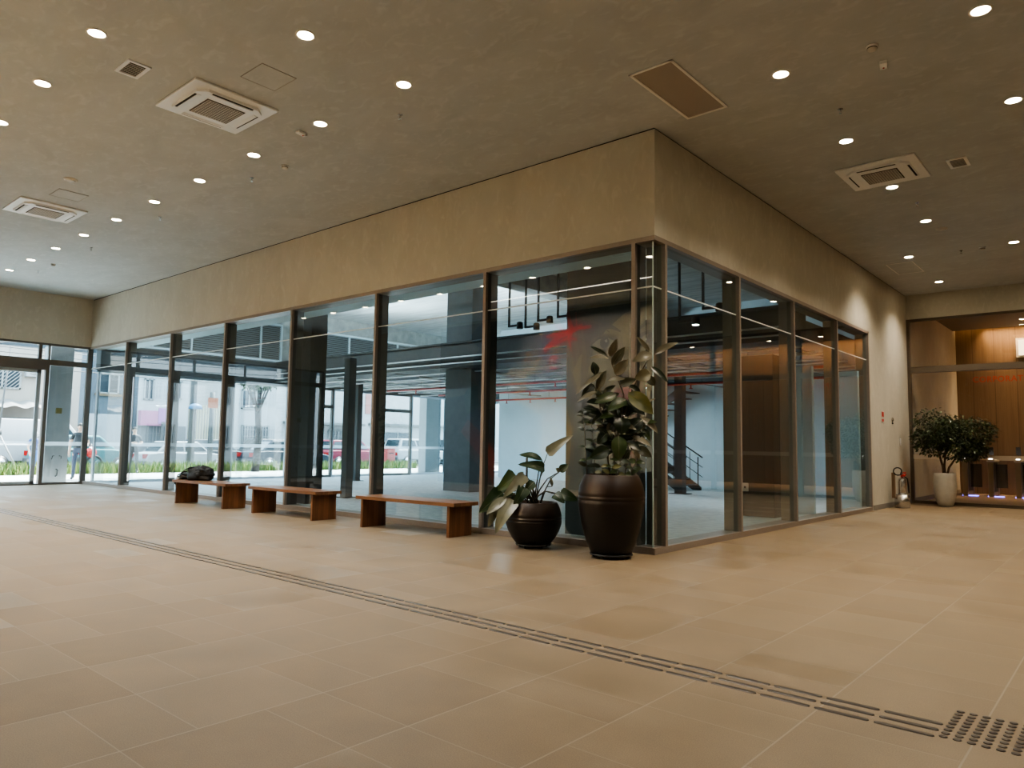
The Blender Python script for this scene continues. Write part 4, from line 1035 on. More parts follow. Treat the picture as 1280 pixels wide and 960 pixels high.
for y in (.03, 1.07):
    r = MB()
    for k in range(11): r.cyl((-.05 - .275 * k, y, .12 + .18 * k), (-.05 - .275 * k, y, 1.02 + .18 * k), .011 if k % 5 else .02, 8)
    for dz in (1.02, .72, .42): r.cyl((.1, y, dz - .02), (-2.85, y, dz + 1.8), .02 if dz > 1 else .012, 8)
    r.build('railing', M_black, t)

# ================================================================== MURAL on the wall behind the viewer (mirrored in the shop glass)
def paint(c):
    c = tuple((q * .88) ** 2.1 for q in c)
    return mat('paint %.3f %.3f %.3f' % c, c, .75, 0, .16, 3)
PM = []; PF = MB()
lay = [0]
def pm(c):
    m = paint(c)
    if m not in PM: PM.append(m)
    return PM.index(m)
def poly(pts, c):
    lay[0] += 1; y = .0015 + .0008 * lay[0]
    n = len(pts); PF.add([(x, y, z) for x, z in pts], [tuple(range(n))], pm(c))
def oval(cx, cz, rx, rz, c, rot=0.0, wob=0.0, n=40, a0=0, a1=2 * pi):
    q = []
    for k in range(n):
        a = a0 + (a1 - a0) * k / n; r = 1 + wob * sin(3 * a + cx) + wob * .6 * sin(5 * a + cz)
        x, z = rx * r * cos(a), rz * r * sin(a)
        q.append((cx + x * cos(rot) - z * sin(rot), max(.05, min(5.2, cz + x * sin(rot) + z * cos(rot)))))
    poly(q, c)
def stroke(pts, w, c):
    L_, R_ = [], []
    for i, (x, z) in enumerate(pts):
        a = pts[max(0, i - 1)]; b = pts[min(len(pts) - 1, i + 1)]
        dx, dz = b[0] - a[0], b[1] - a[1]; l = math.hypot(dx, dz); ww = (w[i] if hasattr(w, '__len__') else w) / 2
        L_.append((x - dz / l * ww, z + dx / l * ww)); R_.append((x + dz / l * ww, z - dx / l * ww))
    lay[0] += 1; y = .0015 + .0008 * lay[0]; k = len(L_)
    PF.add([(a, y, max(.05, min(5.2, b))) for a, b in L_ + R_], [(i, i + 1, k + i + 1, k + i) for i in range(k - 1)], pm(c))
poly([(-13.4, .05), (-4.1, .05), (-4.1, 5.2), (-13.4, 5.2)], (.46, .37, .22))
poly([(-13.4, .05), (-9.0, .05), (-9.0, 2.2), (-10.8, 3.0), (-13.4, 2.8)], (.10, .10, .11))
oval(-11.7, 2.7, .55, .5, (.06, .30, .26), .3, .05); oval(-11.6, 1.95, .5, .5, (.08, .16, .34), .2, .05)
stroke([(-12.2, 1.9), (-11.5, 1.35), (-11.0, .8), (-10.7, .1)], [.5, .6, .6, .5], (.55, .17, .07)); stroke([(-11.9, 1.1), (-11.3, .6), (-11.1, .1)], .3, (.34, .20, .16))
stroke([(-10.6, 2.4), (-10.2, 1.2), (-10.0, .1)], [.6, .8, .9], (.12, .13, .09))
oval(-10.75, 3.75, 1.0, 1.25, (.30, .24, .16), 0, .02); oval(-10.9, 2.95, .75, .55, (.33, .32, .28), 0, .05)
oval(-9.75, 4.35, .72, .75, (.025, .022, .02), .2, .05); oval(-10.9, 4.8, 1.1, .42, (.03, .026, .022), .05, .06); oval(-9.52, 3.82, .16, .3, (.33, .25, .17)); oval(-9.52, 3.8, .08, .18, (.12, .08, .06))
for gx_ in (-10.52, -11.42): oval(gx_, 3.92, .42, .42, (.02, .02, .03)); oval(gx_, 3.92, .34, .34, (.10, .085, .12))
stroke([(-10.1, 3.95), (-9.6, 4.0)], .06, (.02, .02, .03)); stroke([(-11.0, 3.98), (-10.94, 3.98)], .06, (.02, .02, .03))
poly([(-9.0, 3.1), (-8.62, 3.1), (-8.62, 4.72), (-9.0, 4.72)], (.035, .035, .12)); poly([(-9.25, 3.5), (-8.35, 3.5), (-8.5, 3.85), (-9.1, 3.85)], (.02, .02, .03)); poly([(-9.6, 2.9), (-8.2, 2.9), (-8.2, 3.5), (-9.6, 3.4)], (.05, .06, .10))
oval(-8.54, 3.72, .2, .24, (.5, .10, .12)); stroke([(-8.60, 3.86), (-8.64, 3.72), (-8.56, 3.62), (-8.46, 3.64)], .07, (.85, .8, .75))
oval(-8.0, 3.75, .42, .75, (.02, .02, .02), 0, .04)
# woman's portrait
poly([(-8.0, .05), (-4.1, .05), (-4.1, 1.9), (-5.3, 2.2), (-7.0, 2.1), (-7.7, 1.2)], (.22, .23, .19))
stroke([(-7.9, 3.0), (-7.4, 1.8), (-7.6, .4)], [.7, .9, .8], (.16, .16, .12)); oval(-6.3, 1.7, .75, .9, (.34, .31, .23))
oval(-6.0, 3.45, 1.55, 1.75, (.50, .45, .34), -.06); oval(-6.85, 3.2, .75, 1.3, (.36, .33, .25), -.15, .03); oval(-5.35, 4.75, 1.3, .62, (.55, .50, .38), -.08)
poly([(-8.3, 5.2), (-4.1, 5.2), (-4.1, 5.02), (-5.2, 5.1), (-6.1, 4.95), (-6.7, 4.55), (-7.1, 4.1), (-7.35, 3.3), (-7.3, 2.5), (-7.7, 2.2), (-8.1, 2.9), (-8.35, 4.0)], (.075, .062, .048))
for dx in (0, .28, .55): stroke([(-8.1 + dx, 4.7), (-7.95 + dx * .9, 4.0), (-7.8 + dx * .7, 3.3), (-7.65 + dx * .3, 2.6)], [.05, .14, .12, .03], (.28, .24, .17))
stroke([(-7.9, 4.9), (-7.2, 4.95), (-6.5, 5.12)], [.04, .12, .03], (.22, .19, .14)); stroke([(-7.55, 3.9), (-7.72, 3.4), (-7.6, 2.8)], [.05, .28, .05], (.48, .44, .33)); stroke([(-7.7, 5.05), (-6.9, 4.7), (-6.6, 4.45)], [.03, .08, .02], (.24, .2, .14))
for ex, s_ in ((-6.78, 1), (-5.28, 1)):
    stroke([(ex - .52, 4.38), (ex - .15, 4.62), (ex + .25, 4.60), (ex + .55, 4.44)], [.05, .13, .12, .04], (.10, .08, .06))
    oval(ex, 4.17, .48, .24, (.24, .2, .15), 0); oval(ex, 4.16, .40, .15, (.58, .55, .46)); oval(ex + .02, 4.17, .16, .16, (.07, .06, .05)); oval(ex + .07, 4.22, .04, .04, (.75, .73, .68))
    stroke([(ex - .44, 4.14), (ex - .2, 4.32), (ex + .15, 4.33), (ex + .45, 4.16)], [.03, .07, .07, .02], (.05, .04, .03))
stroke([(-6.22, 4.3), (-6.15, 3.8), (-6.25, 3.4)], [.05, .16, .2], (.36, .32, .24)); stroke([(-6.35, 3.28), (-6.02, 3.20), (-5.68, 3.30)], [.10, .08, .10], (.22, .18, .14)); oval(-6.0, 3.45, .16, .14, (.58, .53, .42))
oval(-6.0, 2.72, .48, .16, (.36, .19, .15), 0, .03); stroke([(-6.5, 2.74), (-6.0, 2.70), (-5.52, 2.76)], [.02, .05, .02], (.10, .06, .05)); stroke([(-6.7, 2.0), (-6.0, 1.78), (-5.3, 2.0)], [.04, .14, .04], (.28, .25, .19))
for pts, w in (([(-8.05, 5.2), (-7.9, 4.7), (-7.95, 4.3)], .13), ([(-8.35, 5.1), (-8.3, 4.6)], .07), ([(-7.75, 5.15), (-7.7, 4.6)], .05), ([(-8.9, 4.1), (-8.3, 4.5), (-7.5, 4.72)], .16), ([(-8.8, 4.5), (-8.1, 4.62), (-7.2, 4.68)], .10), ([(-8.6, 4.25), (-8.0, 4.4), (-7.7, 4.35)], .08), ([(-8.5, 4.9), (-8.0, 4.5), (-7.9, 4.0)], .07)):
    stroke(pts, w, (.55, .025, .05))
o = PF.build('mural', PM); o.location = (0, YB + .0005, 0)
tag(o, 'painted wall mural of large portraits seen mirrored in the shop glass', 'mural')

# ================================================================== STREET outside (x < -LX)
struct('ground_pavement', MB().box((-26.6, -30, -.2), (-LX - .25, 40, -.01)), mat('pale pavement', (0.432, 0.418, 0.396), .8, 0, .08, 1.5), 'pale pavement outside the street doors', 'pavement')
struct('ground_road', MB().box((-32.4, -30, -.25), (-26.6, 40, -.08)), mat('grey asphalt', (0.047, 0.050, 0.051), .8, 0, .1, 2), 'grey asphalt road outside', 'road')
struct('ground_far_pavement', MB().box((-60, -30, -.2), (-32.4, 40, .0)), mat('far pavement', (0.147, 0.141, 0.133), .8, 0, .1, 2), 'far pavement across the road', 'pavement')
# grass strip
g = MB()
for k in range(5200):
    y = random.uniform(-9, 18.5); x = random.uniform(-25.6, -24.7); h = random.uniform(.22, .5); a = random.uniform(0, pi); w = .03
    dx, dy = cos(a) * w, sin(a) * w; bx, by = random.uniform(-.16, .16), random.uniform(-.16, .16)
    g.add([(x - dx, y - dy, -.01), (x + dx, y + dy, -.01), (x + bx * .5 + dx * .7, y + by * .5 + dy * .7, h * .6), (x + bx, y + by, h), (x + bx * .5 - dx * .7, y + by * .5 - dy * .7, h * .6)], [(0, 1, 2, 4), (4, 2, 3)], random.choice((0, 0, 1)))
tag(g.build('grass', [mat('grass green', (0.079, 0.134, 0.024), .6), mat('grass yellow', (0.178, 0.205, 0.051), .6)]), 'bright green grass strip between pavement and road', 'grass', kind='stuff')
M_whiteout = mat('outdoor white', (0.214, 0.214, 0.209), .5); M_greyout = mat('outdoor grey', (0.113, 0.111, 0.105), .6)  # darkened copies of the whites, so bright daylight does not wash them out
M_canopy = mat('canopy steel', (0.095, 0.111, 0.128), .5, .1)
t = thing('canopy', 'blue grey steel canopy over the pavement outside the doors', 'canopy', (XS - .36, 0, 3.95))
b = MB(); b.box((-2.9, -12, .12), (-2.65, 22, .5)).box((-.25, -12, .12), (0, 22, .5))
for k in range(17): b.box((-2.65, -11.8 + 2.05 * k, .16), (-.25, -11.65 + 2.05 * k, .46))
b.build('beams', M_canopy, t)
MB().quad((-2.9, -12, .52), (0, -12, .52), (0, 22, .52), (-2.9, 22, .52)).build('roof_sheet', M_clear, t)
def street_column(label, x0, x1, y0, y1, extra=False):
    t = thing('street_column', label, 'column', ((x0 + x1) / 2, (y0 + y1) / 2, -.01))
    a, b = (x1 - x0) / 2, (y1 - y0) / 2
    MB().box((-a, -b, 0), (a, b, 3.95)).build('shaft', mat('pale blue concrete', (0.294, 0.310, 0.326), .8, 0, .06, 3), t)
    if extra:
        MB().box((a, -.09, 2.0), (a + .015, .07, 2.16)).build('yellow_plate', mat('yellow plate', (0.132, 0.106, 0.026), .5), t)
        MB().tube([(a, -.05, .78), (a + .04, -.1, .78), (a + .04, -.12, .68)], .012, 8).tube([(a, .08, .78), (a + .04, .12, .78), (a + .04, .12, .70)], .012, 8).tube([(a, .02, .40), (a + .04, .06, .38), (a + .04, .04, .22), (a + .02, 0, .2)], .014, 8).build('hook', M_black, t)
    return t
street_column('pale concrete column outside the sidelight with hooks and a yellow plate', -19.75, -19.2, -.74, -.14, True)
street_column('broad pale concrete pier outside the far left windows', -19.2, -18.75, -7.75, -6.4, True)
street_column('pale concrete pier outside the shop windows near the mezzanine column', -19.25, -18.8, 13.5, 14.35)

# ---- buildings across the road
XB = -34.0
M_glassd = mat('dim window glass', (0.028, 0.035, 0.042), .12)
M_cream = mat('cream render', (0.248, 0.218, 0.187), .85, 0, .06, 1.2); M_whiter = mat('white render', (0.342, 0.342, 0.336), .85, 0, .04, 1.2)
M_bluegrey = mat('blue grey render', (0.071, 0.090, 0.105), .8, 0, .06, 1.2); M_frame = mat('white window frame', (0.248, 0.248, 0.241), .5); M_grille = mat('white window grille', (0.229, 0.229, 0.221), .5)
def building(label, y0, y1, h, m, depth=6):
    t = thing('building', label, 'building', (XB, (y0 + y1) / 2, 0)); t['yc'] = (y0 + y1) / 2
    a = (y1 - y0) / 2
    MB().box((-depth, -a, 0), (0, a, h)).build('wall', m, t)
    MB().box((-depth, -a, h), (.12, a, h + .18)).build('roof_edge', M_greyout, t)
    return t
def bwin(t, y0, y1, z0, z1, style='plain', name='window'):
    c = t['yc']; y0 -= c; y1 -= c
    f = MB()
    for q0, q1 in (((y0, z0), (y1, z0 + .07)), ((y0, z1 - .07), (y1, z1)), ((y0, z0), (y0 + .07, z1)), ((y1 - .07, z0), (y1, z1)), (((y0 + y1) / 2 - .03, z0), ((y0 + y1) / 2 + .03, z1))): f.box((.0, q0[0], q0[1]), (.07, q1[0], q1[1]))
    w = f.build(name, M_frame, t)
    MB().quad((.02, y0, z0), (.02, y1, z0), (.02, y1, z1), (.02, y0, z1)).build('pane', M_glassd, w)
    if style in ('diag', 'grid'):
        b = MB(); W, H = y1 - y0, z1 - z0
        if style == 'diag':
            k = -H
            while k < W:
                p0 = (max(0, k), max(0, -k)); l = min(W - p0[0], H - p0[1])
                if l > .03: b.cyl((.10, y0 + p0[0], z0 + p0[1]), (.10, y0 + p0[0] + l, z0 + p0[1] + l), .016, 6)
                k += .17
        else:
            for i in range(int(W / .16) + 1): b.cyl((.10, y0 + .16 * i, z0), (.10, y0 + .16 * i, z1), .014, 6)
            for i in range(int(H / .4) + 1): b.cyl((.10, y0, z0 + .4 * i), (.10, y1, z0 + .4 * i), .014, 6)
        b.build('grille', M_grille, w)
    return w
B1 = building('cream house with diagonal window bars and a slatted gate across the road', -7.0, 5.0, 7.2, M_cream)
for y0 in (-5.6, -2.6, 1.1): bwin(B1, y0, y0 + 1.45, 3.45, 4.75, 'diag')
bwin(B1, 3.75, 4.35, 3.4, 4.3, 'grid')
c = B1['yc']
MB().bbox((0, 2.65 - c, 4.05), (.35, 3.25 - c, 4.5), .02).cyl((.35, 2.95 - c, 4.27), (.36, 2.95 - c, 4.27), .16, 20).build('air_conditioner', M_whiteout, B1)
a = MB()
n_ = 90
for k in range(n_):
    y0, y1 = -6.8 + 10.2 * k / n_ - c, -6.8 + 10.2 * (k + 1) / n_ - c
    z0, z1 = .05 * sin(k * .9), .05 * sin((k + 1) * .9)
    a.quad((0, y0, 2.95 + z0), (0, y1, 2.95 + z1), (1.1, y1, 2.62 + z1), (1.1, y0, 2.62 + z0))
a.build('awning', mat('fibre cement sheet', (0.165, 0.162, 0.154), .8), B1)
gt = MB()
for y0, y1 in ((-5.8, -2.6), (-2.4, .2), (.35, 3.2)):
    for q0, q1 in (((y0, .05), (y1, .12)), ((y0, 2.1), (y1, 2.17)), ((y0, .05), (y0 + .07, 2.17)), ((y1 - .07, .05), (y1, 2.17))): gt.box((.04, q0[0] - c, q0[1]), (.10, q1[0] - c, q1[1]))
    k = -2.0
    while k < y1 - y0:
        p0 = (max(0, k), max(0, -k)); l = min(y1 - y0 - p0[0], 2.05 - p0[1])
        if l > .05:
            A_ = Vector((.07, y0 + p0[0] - c, .1 + p0[1])); gt.cyl(A_, A_ + Vector((0, l, l)), .03, 6)
        k += .21
    gt.box((.01, y0 - c, .05), (.02, y1 - c, 2.1), 1)
gt.build('gate', [mat('dark gate', (.10, .10, .10), .6), M_dark], B1)
MB().box((.02, 3.55 - c, 2.2), (.08, 4.6 - c, 3.3)).build('sign_panel', mat('faded sign', (0.097, 0.106, 0.116), .5), B1)
B2 = building('narrow blue grey house with an orange window sill across the road', 5.0, 7.7, 6.2, M_bluegrey)
bwin(B2, 5.8, 6.75, 3.5, 4.5); c = B2['yc']; MB().box((0, 5.65 - c, 3.38), (.12, 6.9 - c, 3.5)).build('sill', mat('orange sill', (0.132, 0.079, 0.035), .6), B2)
MB().box((.0, 5.4 - c, 0), (.05, 7.3 - c, 2.5)).build('shutter', mat('white shutter', (0.356, 0.362, 0.367), .5), B2)
B3 = building('white shop building with a pink fascia sign across the road', 7.7, 10.3, 6.0, M_whiter)
bwin(B3, 7.95, 8.45, 3.3, 4.4); bwin(B3, 9.2, 9.9, 3.4, 4.4); c = B3['yc']
MB().box((.0, 7.75 - c, .1), (.06, 10.2 - c, 2.0)).build('shopfront', mat('dark shopfront', (.07, .075, .08), .4), B3)
MB().box((.0, 7.75 - c, 2.0), (.35, 9.3 - c, 2.75)).build('pink_sign', mat('pink sign', (0.416, 0.088, 0.211), .5), B3)
MB().box((.35, 8.6 - c, 2.1), (.42, 9.5 - c, 2.9)).build('purple_sign', mat('purple sign', (0.302, 0.061, 0.277), .5), B3)
MB().box((.42, 8.75 - c, 1.55), (.46, 9.6 - c, 2.2)).build('grey_banner', mat('grey banner', (0.028, 0.032, 0.035), .5), B3)
t = thing('slat_fence', 'tall cream slatted fence between two houses across the road', 'fence', (XB, 11.4, 0))
b = MB()
for k in range(15): b.box((-.05, -1.05 + .15 * k, 0), (0, -.96 + .15 * k, 3.2))
for z in (.5, 1.6, 2.8): b.box((-.09, -1.05, z), (-.05, 1.1, z + .08))
b.build('slats', mat('cream slats', (0.355, 0.313, 0.212), .7), t)
B5 = building('white house with a barred ground floor window across the road', 12.6, 22.0, 6.6, M_whiter)
bwin(B5, 13.4, 15.1, .75, 2.2, 'grid'); bwin(B5, 13.3, 14.2, 3.1, 4.2); bwin(B5, 17.0, 18.6, 3.2, 4.4); bwin(B5, 19.2, 20.6, .9, 2.1, 'grid')
c = B5['yc']; MB().box((0, 16 - c, 2.35), (.7, 21.5 - c, 2.5)).build('ledge', M_greyout, B5)
lz = MB(); k = 0
for i in range(18):
    A_ = Vector((.05, 16.2 + .17 * i - c, .2)); lz.cyl(A_, A_ + Vector((0, .9, 1.8)), .012, 5); lz.cyl(A_ + Vector((0, .9, 0)), A_ + Vector((0, 0, 1.8)), .012, 5)
lz.build('lattice', M_grille, B5)
B6 = building('white building with a pale red panel and blue windows far right across the road', 22.0, 38.0, 6.5, M_whiter)
bwin(B6, 26.9, 28.7, 3.2, 4.1); bwin(B6, 23.6, 26.0, 1.3, 2.1); bwin(B6, 29.5, 31.0, 3.2, 4.1); c = B6['yc']
MB().box((0, 22.0 - c, 3.2), (.05, 23.1 - c, 6.0)).build('red_panel', mat('faded red panel', (0.339, 0.152, 0.132), .7), B6)
MB().box((0, 22.3 - c, 2.45), (.25, 33 - c, 2.6)).build('ledge', M_greyout, B6)
B0 = building('pale house at the far left across the road, mirrored in the glazing', -22.0, -7.0, 6.6, M_whiter)
for y0 in (-9.5, -12.5, -15.5): bwin(B0, y0, y0 + 1.4, 3.3, 4.5, 'grid'); bwin(B0, y0, y0 + 1.4, .8, 2.1, 'grid')

# ---- poles, wires, tree
M_polec = mat('concrete pole', (0.081, 0.083, 0.085), .8, 0, .08, 4)
t = thing('utility_pole', 'pale concrete utility pole with cross arms at the kerb', 'utility pole', (-26.25, 6.85, -.01))
MB().cyl((0, 0, 0), (0, 0, 8.2), .15, 14, r2=.10).build('pole', M_polec, t)
MB().box((-.06, -1.0, 5.3), (.06, 1.0, 5.42)).box((-.06, -.8, 6.4), (.06, .8, 6.5)).build('cross_arms', M_polec, t)
MB().lathe([(.16, 0), (.16, .5), (.12, .6)], 16, c=(.2, .35, 4.45)).build('transformer', mat('transformer grey', (0.088, 0.094, 0.097), .5), t)
MB().lathe([(.30, 2.62), (.22, 2.8), (.05, 2.86)], 18, c=(.22, 0, 0)).build('blue_shade', mat('blue shade', (0.045, 0.150, 0.273), .5), t)
for k in range(7):
    z = 5.45 + .22 * (k % 4); x = -26.3 + .12 * k; pts = []
    for i in range(15):
        y = -20 + 3.6 * i; pts.append((0, y, -.5 * sin(pi * i / 14) * (1 + .3 * (k % 3))))
    tag(MB().tube(pts, .016, 5).build('power_cable', M_black, None, (x, 0, z - .55 * (k % 3))), 'black overhead power cable, %s from the pavement side' % ORD[k], 'cable', 'overhead cables along the street')
t = thing('street_lamp', 'slim grey street lamp with a short arm to the left', 'street lamp', (-26.3, 10.05, -.01))
MB().cyl((0, 0, 0), (0, 0, 3.7), .06, 12).cyl((0, 0, 3.68), (0, -.42, 3.72), .04, 10).build('pole', mat('lamp grey', (0.058, 0.065, 0.072), .5), t); MB().bbox((-.06, -.62, 3.66), (.06, -.36, 3.76), .02).build('lamp_head', M_polec, t)
t = thing('sign_post', 'dark post with a small orange sign at the kerb', 'sign', (-26.3, 7.72, -.01))
MB().cyl((0, 0, 0), (0, 0, 3.4), .11, 12).build('pole', M_steel, t); MB().box((.1, -.25, 2.7), (.13, .2, 3.15)).build('orange_plate', mat('orange plate', (0.378, 0.118, 0.057), .5), t)
def tree(label, x, y, h, r):
    t = thing('street_tree', label, 'tree', (x, y, -.01)); tr = MB(); tr.tube([(0, 0, 0), (.08, .05, h * .35), (-.04, 0, h * .6), (.05, .1, h * .8)], [.17, .14, .11, .05], 9)
    for k in range(7):
        a = 2 * pi * k / 7; tr.tube([(0, 0, h * .55), (cos(a) * r * .7, sin(a) * r * .7, h * (.8 + .1 * (k % 2)))], [.05, .02], 6)
    tr.build('trunk', mat('dark street bark', (.03, .024, .02), .85, 0, .3, 20, .3), t); f = MB()
    for k in range(1500):
        while True:
            q = Vector((random.uniform(-1, 1), random.uniform(-1, 1), random.uniform(-1, 1)))
            if .3 < q.length < 1: break
        c = Vector((q.x * r, q.y * r, h * .88 + q.z * r * .6)); l = random.uniform(.12, .2)
        leaf(f, c, c + Vector((random.uniform(-1, 1), random.uniform(-1, 1), random.uniform(-.8, .2))).normalized() * l, l * .5, (0, .3, 1), 0, .1, .2, 'oval', 3)
    f.build('foliage', leaf_mat('street leaf %d' % int(y), (.012, .026, .006), (.03, .055, .012), (.05, .08, .03)), t)
tree('dark trunked street tree beside the orange signed post', -24.2, 8.7, 4.5, .85)

# ---- vehicles
def make_car(label, x, y, rz, col, kind='sedan', sc_=1.0):
    t = thing('van' if kind == 'van' else 'car', label, 'van' if kind == 'van' else 'car', (x, y, -.08), rz); t.scale = (sc_,) * 3
    pm_ = mat('car paint %.2f %.2f %.2f' % col, tuple(.17 * q if max(col) < .4 else .4 * q for q in col), .4, 0, spec=.25)
    if kind == 'sedan':
        low = [(-2.1, .30), (-2.12, .62), (-2.0, .86), (-1.35, .92), (1.0, .88), (1.85, .74), (2.1, .58), (2.1, .30)]; base = (-1.65, 1.05, .88); top = (-1.05, .35, 1.42)
    elif kind == 'hatch':
        low = [(-1.85, .30), (-1.9, .62), (-1.82, .92), (-1.3, .95), (1.0, .92), (1.75, .80), (1.95, .60), (1.95, .30)]; base = (-1.78, 1.15, .92); top = (-1.45, .45, 1.50)
    elif kind == 'suv':
        low = [(-2.0, .36), (-2.05, .75), (-1.95, 1.0), (1.1, 1.0), (1.9, .92), (2.1, .70), (2.1, .36)]; base = (-1.92, 1.3, 1.0); top = (-1.65, .55, 1.68)
    else:
        low = [(-2.4, .36), (-2.42, 1.1), (1.55, 1.1), (2.2, .98), (2.4, .75), (2.4, .36)]; base = (-2.4, 1.95, 1.1); top = (-2.35, 1.05, 2.15)
    W = .86
    bm = bmesh.new(); n = len(low)
    vs = [bm.verts.new((s * W, q[0], q[1])) for s in (-1, 1) for q in low]
    bm.faces.new(vs[:n]); bm.faces.new(list(reversed(vs[n:])))
    for i in range(n): bm.faces.new((vs[i], vs[n + i], vs[n + (i + 1) % n], vs[(i + 1) % n]))
    bmesh.ops.recalc_face_normals(bm, faces=bm.faces[:]); bmesh.ops.bevel(bm, geom=bm.edges[:], offset=.07, segments=3, profile=.6, affect='EDGES')
    B_ = MB(); B_.bm(bm, 0, True)
    bm = bmesh.new(); wb, wt = W - .05, W - .20; zb, zt = base[2] - .05, top[2]
    co = [(-wb, base[0], zb), (wb, base[0], zb), (wb, base[1], zb), (-wb, base[1], zb), (-wt, top[0], zt), (wt, top[0], zt), (wt, top[1], zt), (-wt, top[1], zt)]
    vs = [bm.verts.new(q) for q in co]
    for f in ((0, 3, 2, 1), (4, 5, 6, 7), (0, 1, 5, 4), (1, 2, 6, 5), (2, 3, 7, 6), (3, 0, 4, 7)): bm.faces.new([vs[i] for i in f])
    bmesh.ops.bevel(bm, geom=bm.edges[:], offset=.06, segments=3, profile=.6, affect='EDGES'); B_.bm(bm, 0, True)
    B_.build('body', pm_, t)
    def lerp3(a, b, u): return tuple(a[i] + (b[i] - a[i]) * u for i in range(3))
    G_ = MB()
    def win(i, j, k, l, u0, u1, v0, v1, o):
        P = lambda u, v: lerp3(lerp3(co[i], co[j], u), lerp3(co[l], co[k], u), v)
        q = [P(u0, v0), P(u1, v0), P(u1, v1), P(u0, v1)]; G_.quad(*[tuple(Vector(c) + Vector(o)) for c in q])
    for (i, j, k, l, o) in ((1, 2, 6, 5, (.012, 0, .003)), (3, 0, 4, 7, (-.012, 0, .003))):
        sp_ = ((.06, .48), (.52, .94)) if kind != 'van' else ((.66, .95),)
        for u0, u1 in sp_: win(i, j, k, l, u0, u1, .22, .86, o)
    win(0, 1, 5, 4, .08, .92, .2, .88, (0, -.012, .003)); win(2, 3, 7, 6, .06, .94, .14, .9, (0, .012, .003))
    G_.build('windows', mat('car glass', (.02, .03, .035), .06), t)
    yw = (-low[-1][0] * .60, low[-1][0] * .64)
    for s in (-1, 1):
        for y_ in yw:
            w = MB().cyl((s * (W - .20), y_, .31), (s * (W + .01), y_, .31), .31, 24).build('wheel', M_black, t)
            MB().cyl((s * (W + .005), y_, .31), (s * (W + .022), y_, .31), .19, 16).build('hub', M_chrome, w)
    r0 = low[1][0]; f0 = low[-2][0]
    MB().box((-W + .05, r0 - .02, .62), (-W + .35, r0 + .1, .82)).box((W - .35, r0 - .02, .62), (W - .05, r0 + .1, .82)).build('tail_light', emit('tail lamp', (.9, .05, .05), .6), t)
    MB().box((-W + .05, f0 - .1, .56), (-W + .4, f0 + .01, .70)).box((W - .4, f0 - .1, .56), (W - .05, f0 + .01, .70)).build('head_light', M_whiteout, t)
    MB().bbox((-W + .02, r0 - .05, .30), (W - .02, r0 + .15, .52), .04).bbox((-W + .02, f0 - .15, .30), (W - .02, f0 + .06, .50), .04).build('bumper', mat('dark bumper', (.05, .05, .055), .5), t)
    MB().box((-.2, r0 - .062, .38), (.2, r0 - .05, .49)).build('number_plate', M_whiteout, t)
    return t
make_car('white delivery van behind the motorbike and the outside column', -32.0, 2.6, radians(4), (.80, .80, .80), 'van')
make_car('teal hatchback parked behind the first shop pane', -30.0, 3.9, radians(0), (.18, .46, .46), 'hatch')
make_car('pale silver sedan parked beside the teal hatchback', -27.7, 7.2, radians(2), (.62, .66, .68), 'sedan', .92)
make_car('dark grey sedan with red tail lights by the utility pole', -30.4, 9.9, radians(-10), (.12, .15, .17), 'sedan')
make_car('dark blue sedan parked beyond the street lamp', -28.0, 12.5, radians(-4), (.10, .14, .19), 'sedan')
make_car('dark car parked before the lattice wall', -31.7, 14.2, radians(0), (.14, .17, .20), 'hatch')
make_car('red car parked right of the slim shop posts', -29.4, 17.3, radians(0), (.50, .05, .10), 'hatch')
make_car('white suv parked far right seen past the mezzanine column', -31.4, 24.0, radians(0), (.80, .82, .82), 'suv')
make_car('dark suv at the right edge beyond the white suv', -31.6, 28.6, radians(0), (.12, .13, .15), 'suv')
t = thing('red_box', 'red upright street box in front of the red car', 'post box', (-26.2, 17.6, -.01))
MB().bbox((-.25, -.28, 0), (.25, .28, 1.0), .04).bbox((-.28, -.31, 1.0), (.28, .31, 1.1), .03).build('body', mat('street red', (0.292, 0.042, 0.039), .5), t); MB().box((.25, -.15, .75), (.26, .15, .80)).build('slot', M_dark, t)
# motorbike
t = thing('motorbike', 'red motorbike parked at the kerb beside the outside column', 'motorbike', (-26.15, 2.45, -.01), radians(6))
for y in (-.62, .62):
    w = MB(); w.tube([(0, y + .29 * cos(2 * pi * k / 24), .33 + .29 * sin(2 * pi * k / 24)) for k in range(24)], .05, 8, closed=True); wo = w.build('wheel', M_black, t)
    s = MB().cyl((-.05, y, .33), (.05, y, .33), .05, 12)
    for k in range(8): s.cyl((0, y, .33), (0, y + .27 * cos(pi * k / 4), .33 + .27 * sin(pi * k / 4)), .008, 5)
    s.build('spokes', M_chrome, wo)
b = MB(); b.ell((0, .15, .80), (.14, .30, .14)); b.ell((0, .5, .75), (.13, .2, .2)); b.ell((0, -.55, .72), (.10, .3, .08)); b.build('fairing', M_red, t)
MB().bbox((-.12, -.55, .78), (.12, -.02, .87), .04).build('seat', M_black, t)
MB().bbox((-.14, -.15, .25), (.14, .25, .58), .05).tube([(.12, .1, .3), (.14, -.3, .3), (.16, -.8, .42)], .04, 8).build('engine', M_steel, t)
MB().tube([(-.34, .32, 1.08), (-.1, .42, 1.0), (.1, .42, 1.0), (.34, .32, 1.08)], .016, 8).cyl((.06, .45, .98), (.07, .62, .33), .022, 8).cyl((-.06, .45, .98), (-.07, .62, .33), .022, 8).build('handlebar', M_chrome, t)
MB().lathe([(.09, 0), (.10, .06), (.05, .10)], 18, M=Matrix.Translation((0, .6, .85)) @ Matrix.Rotation(pi / 2, 4, 'X')).build('headlamp', M_whiteout, t)
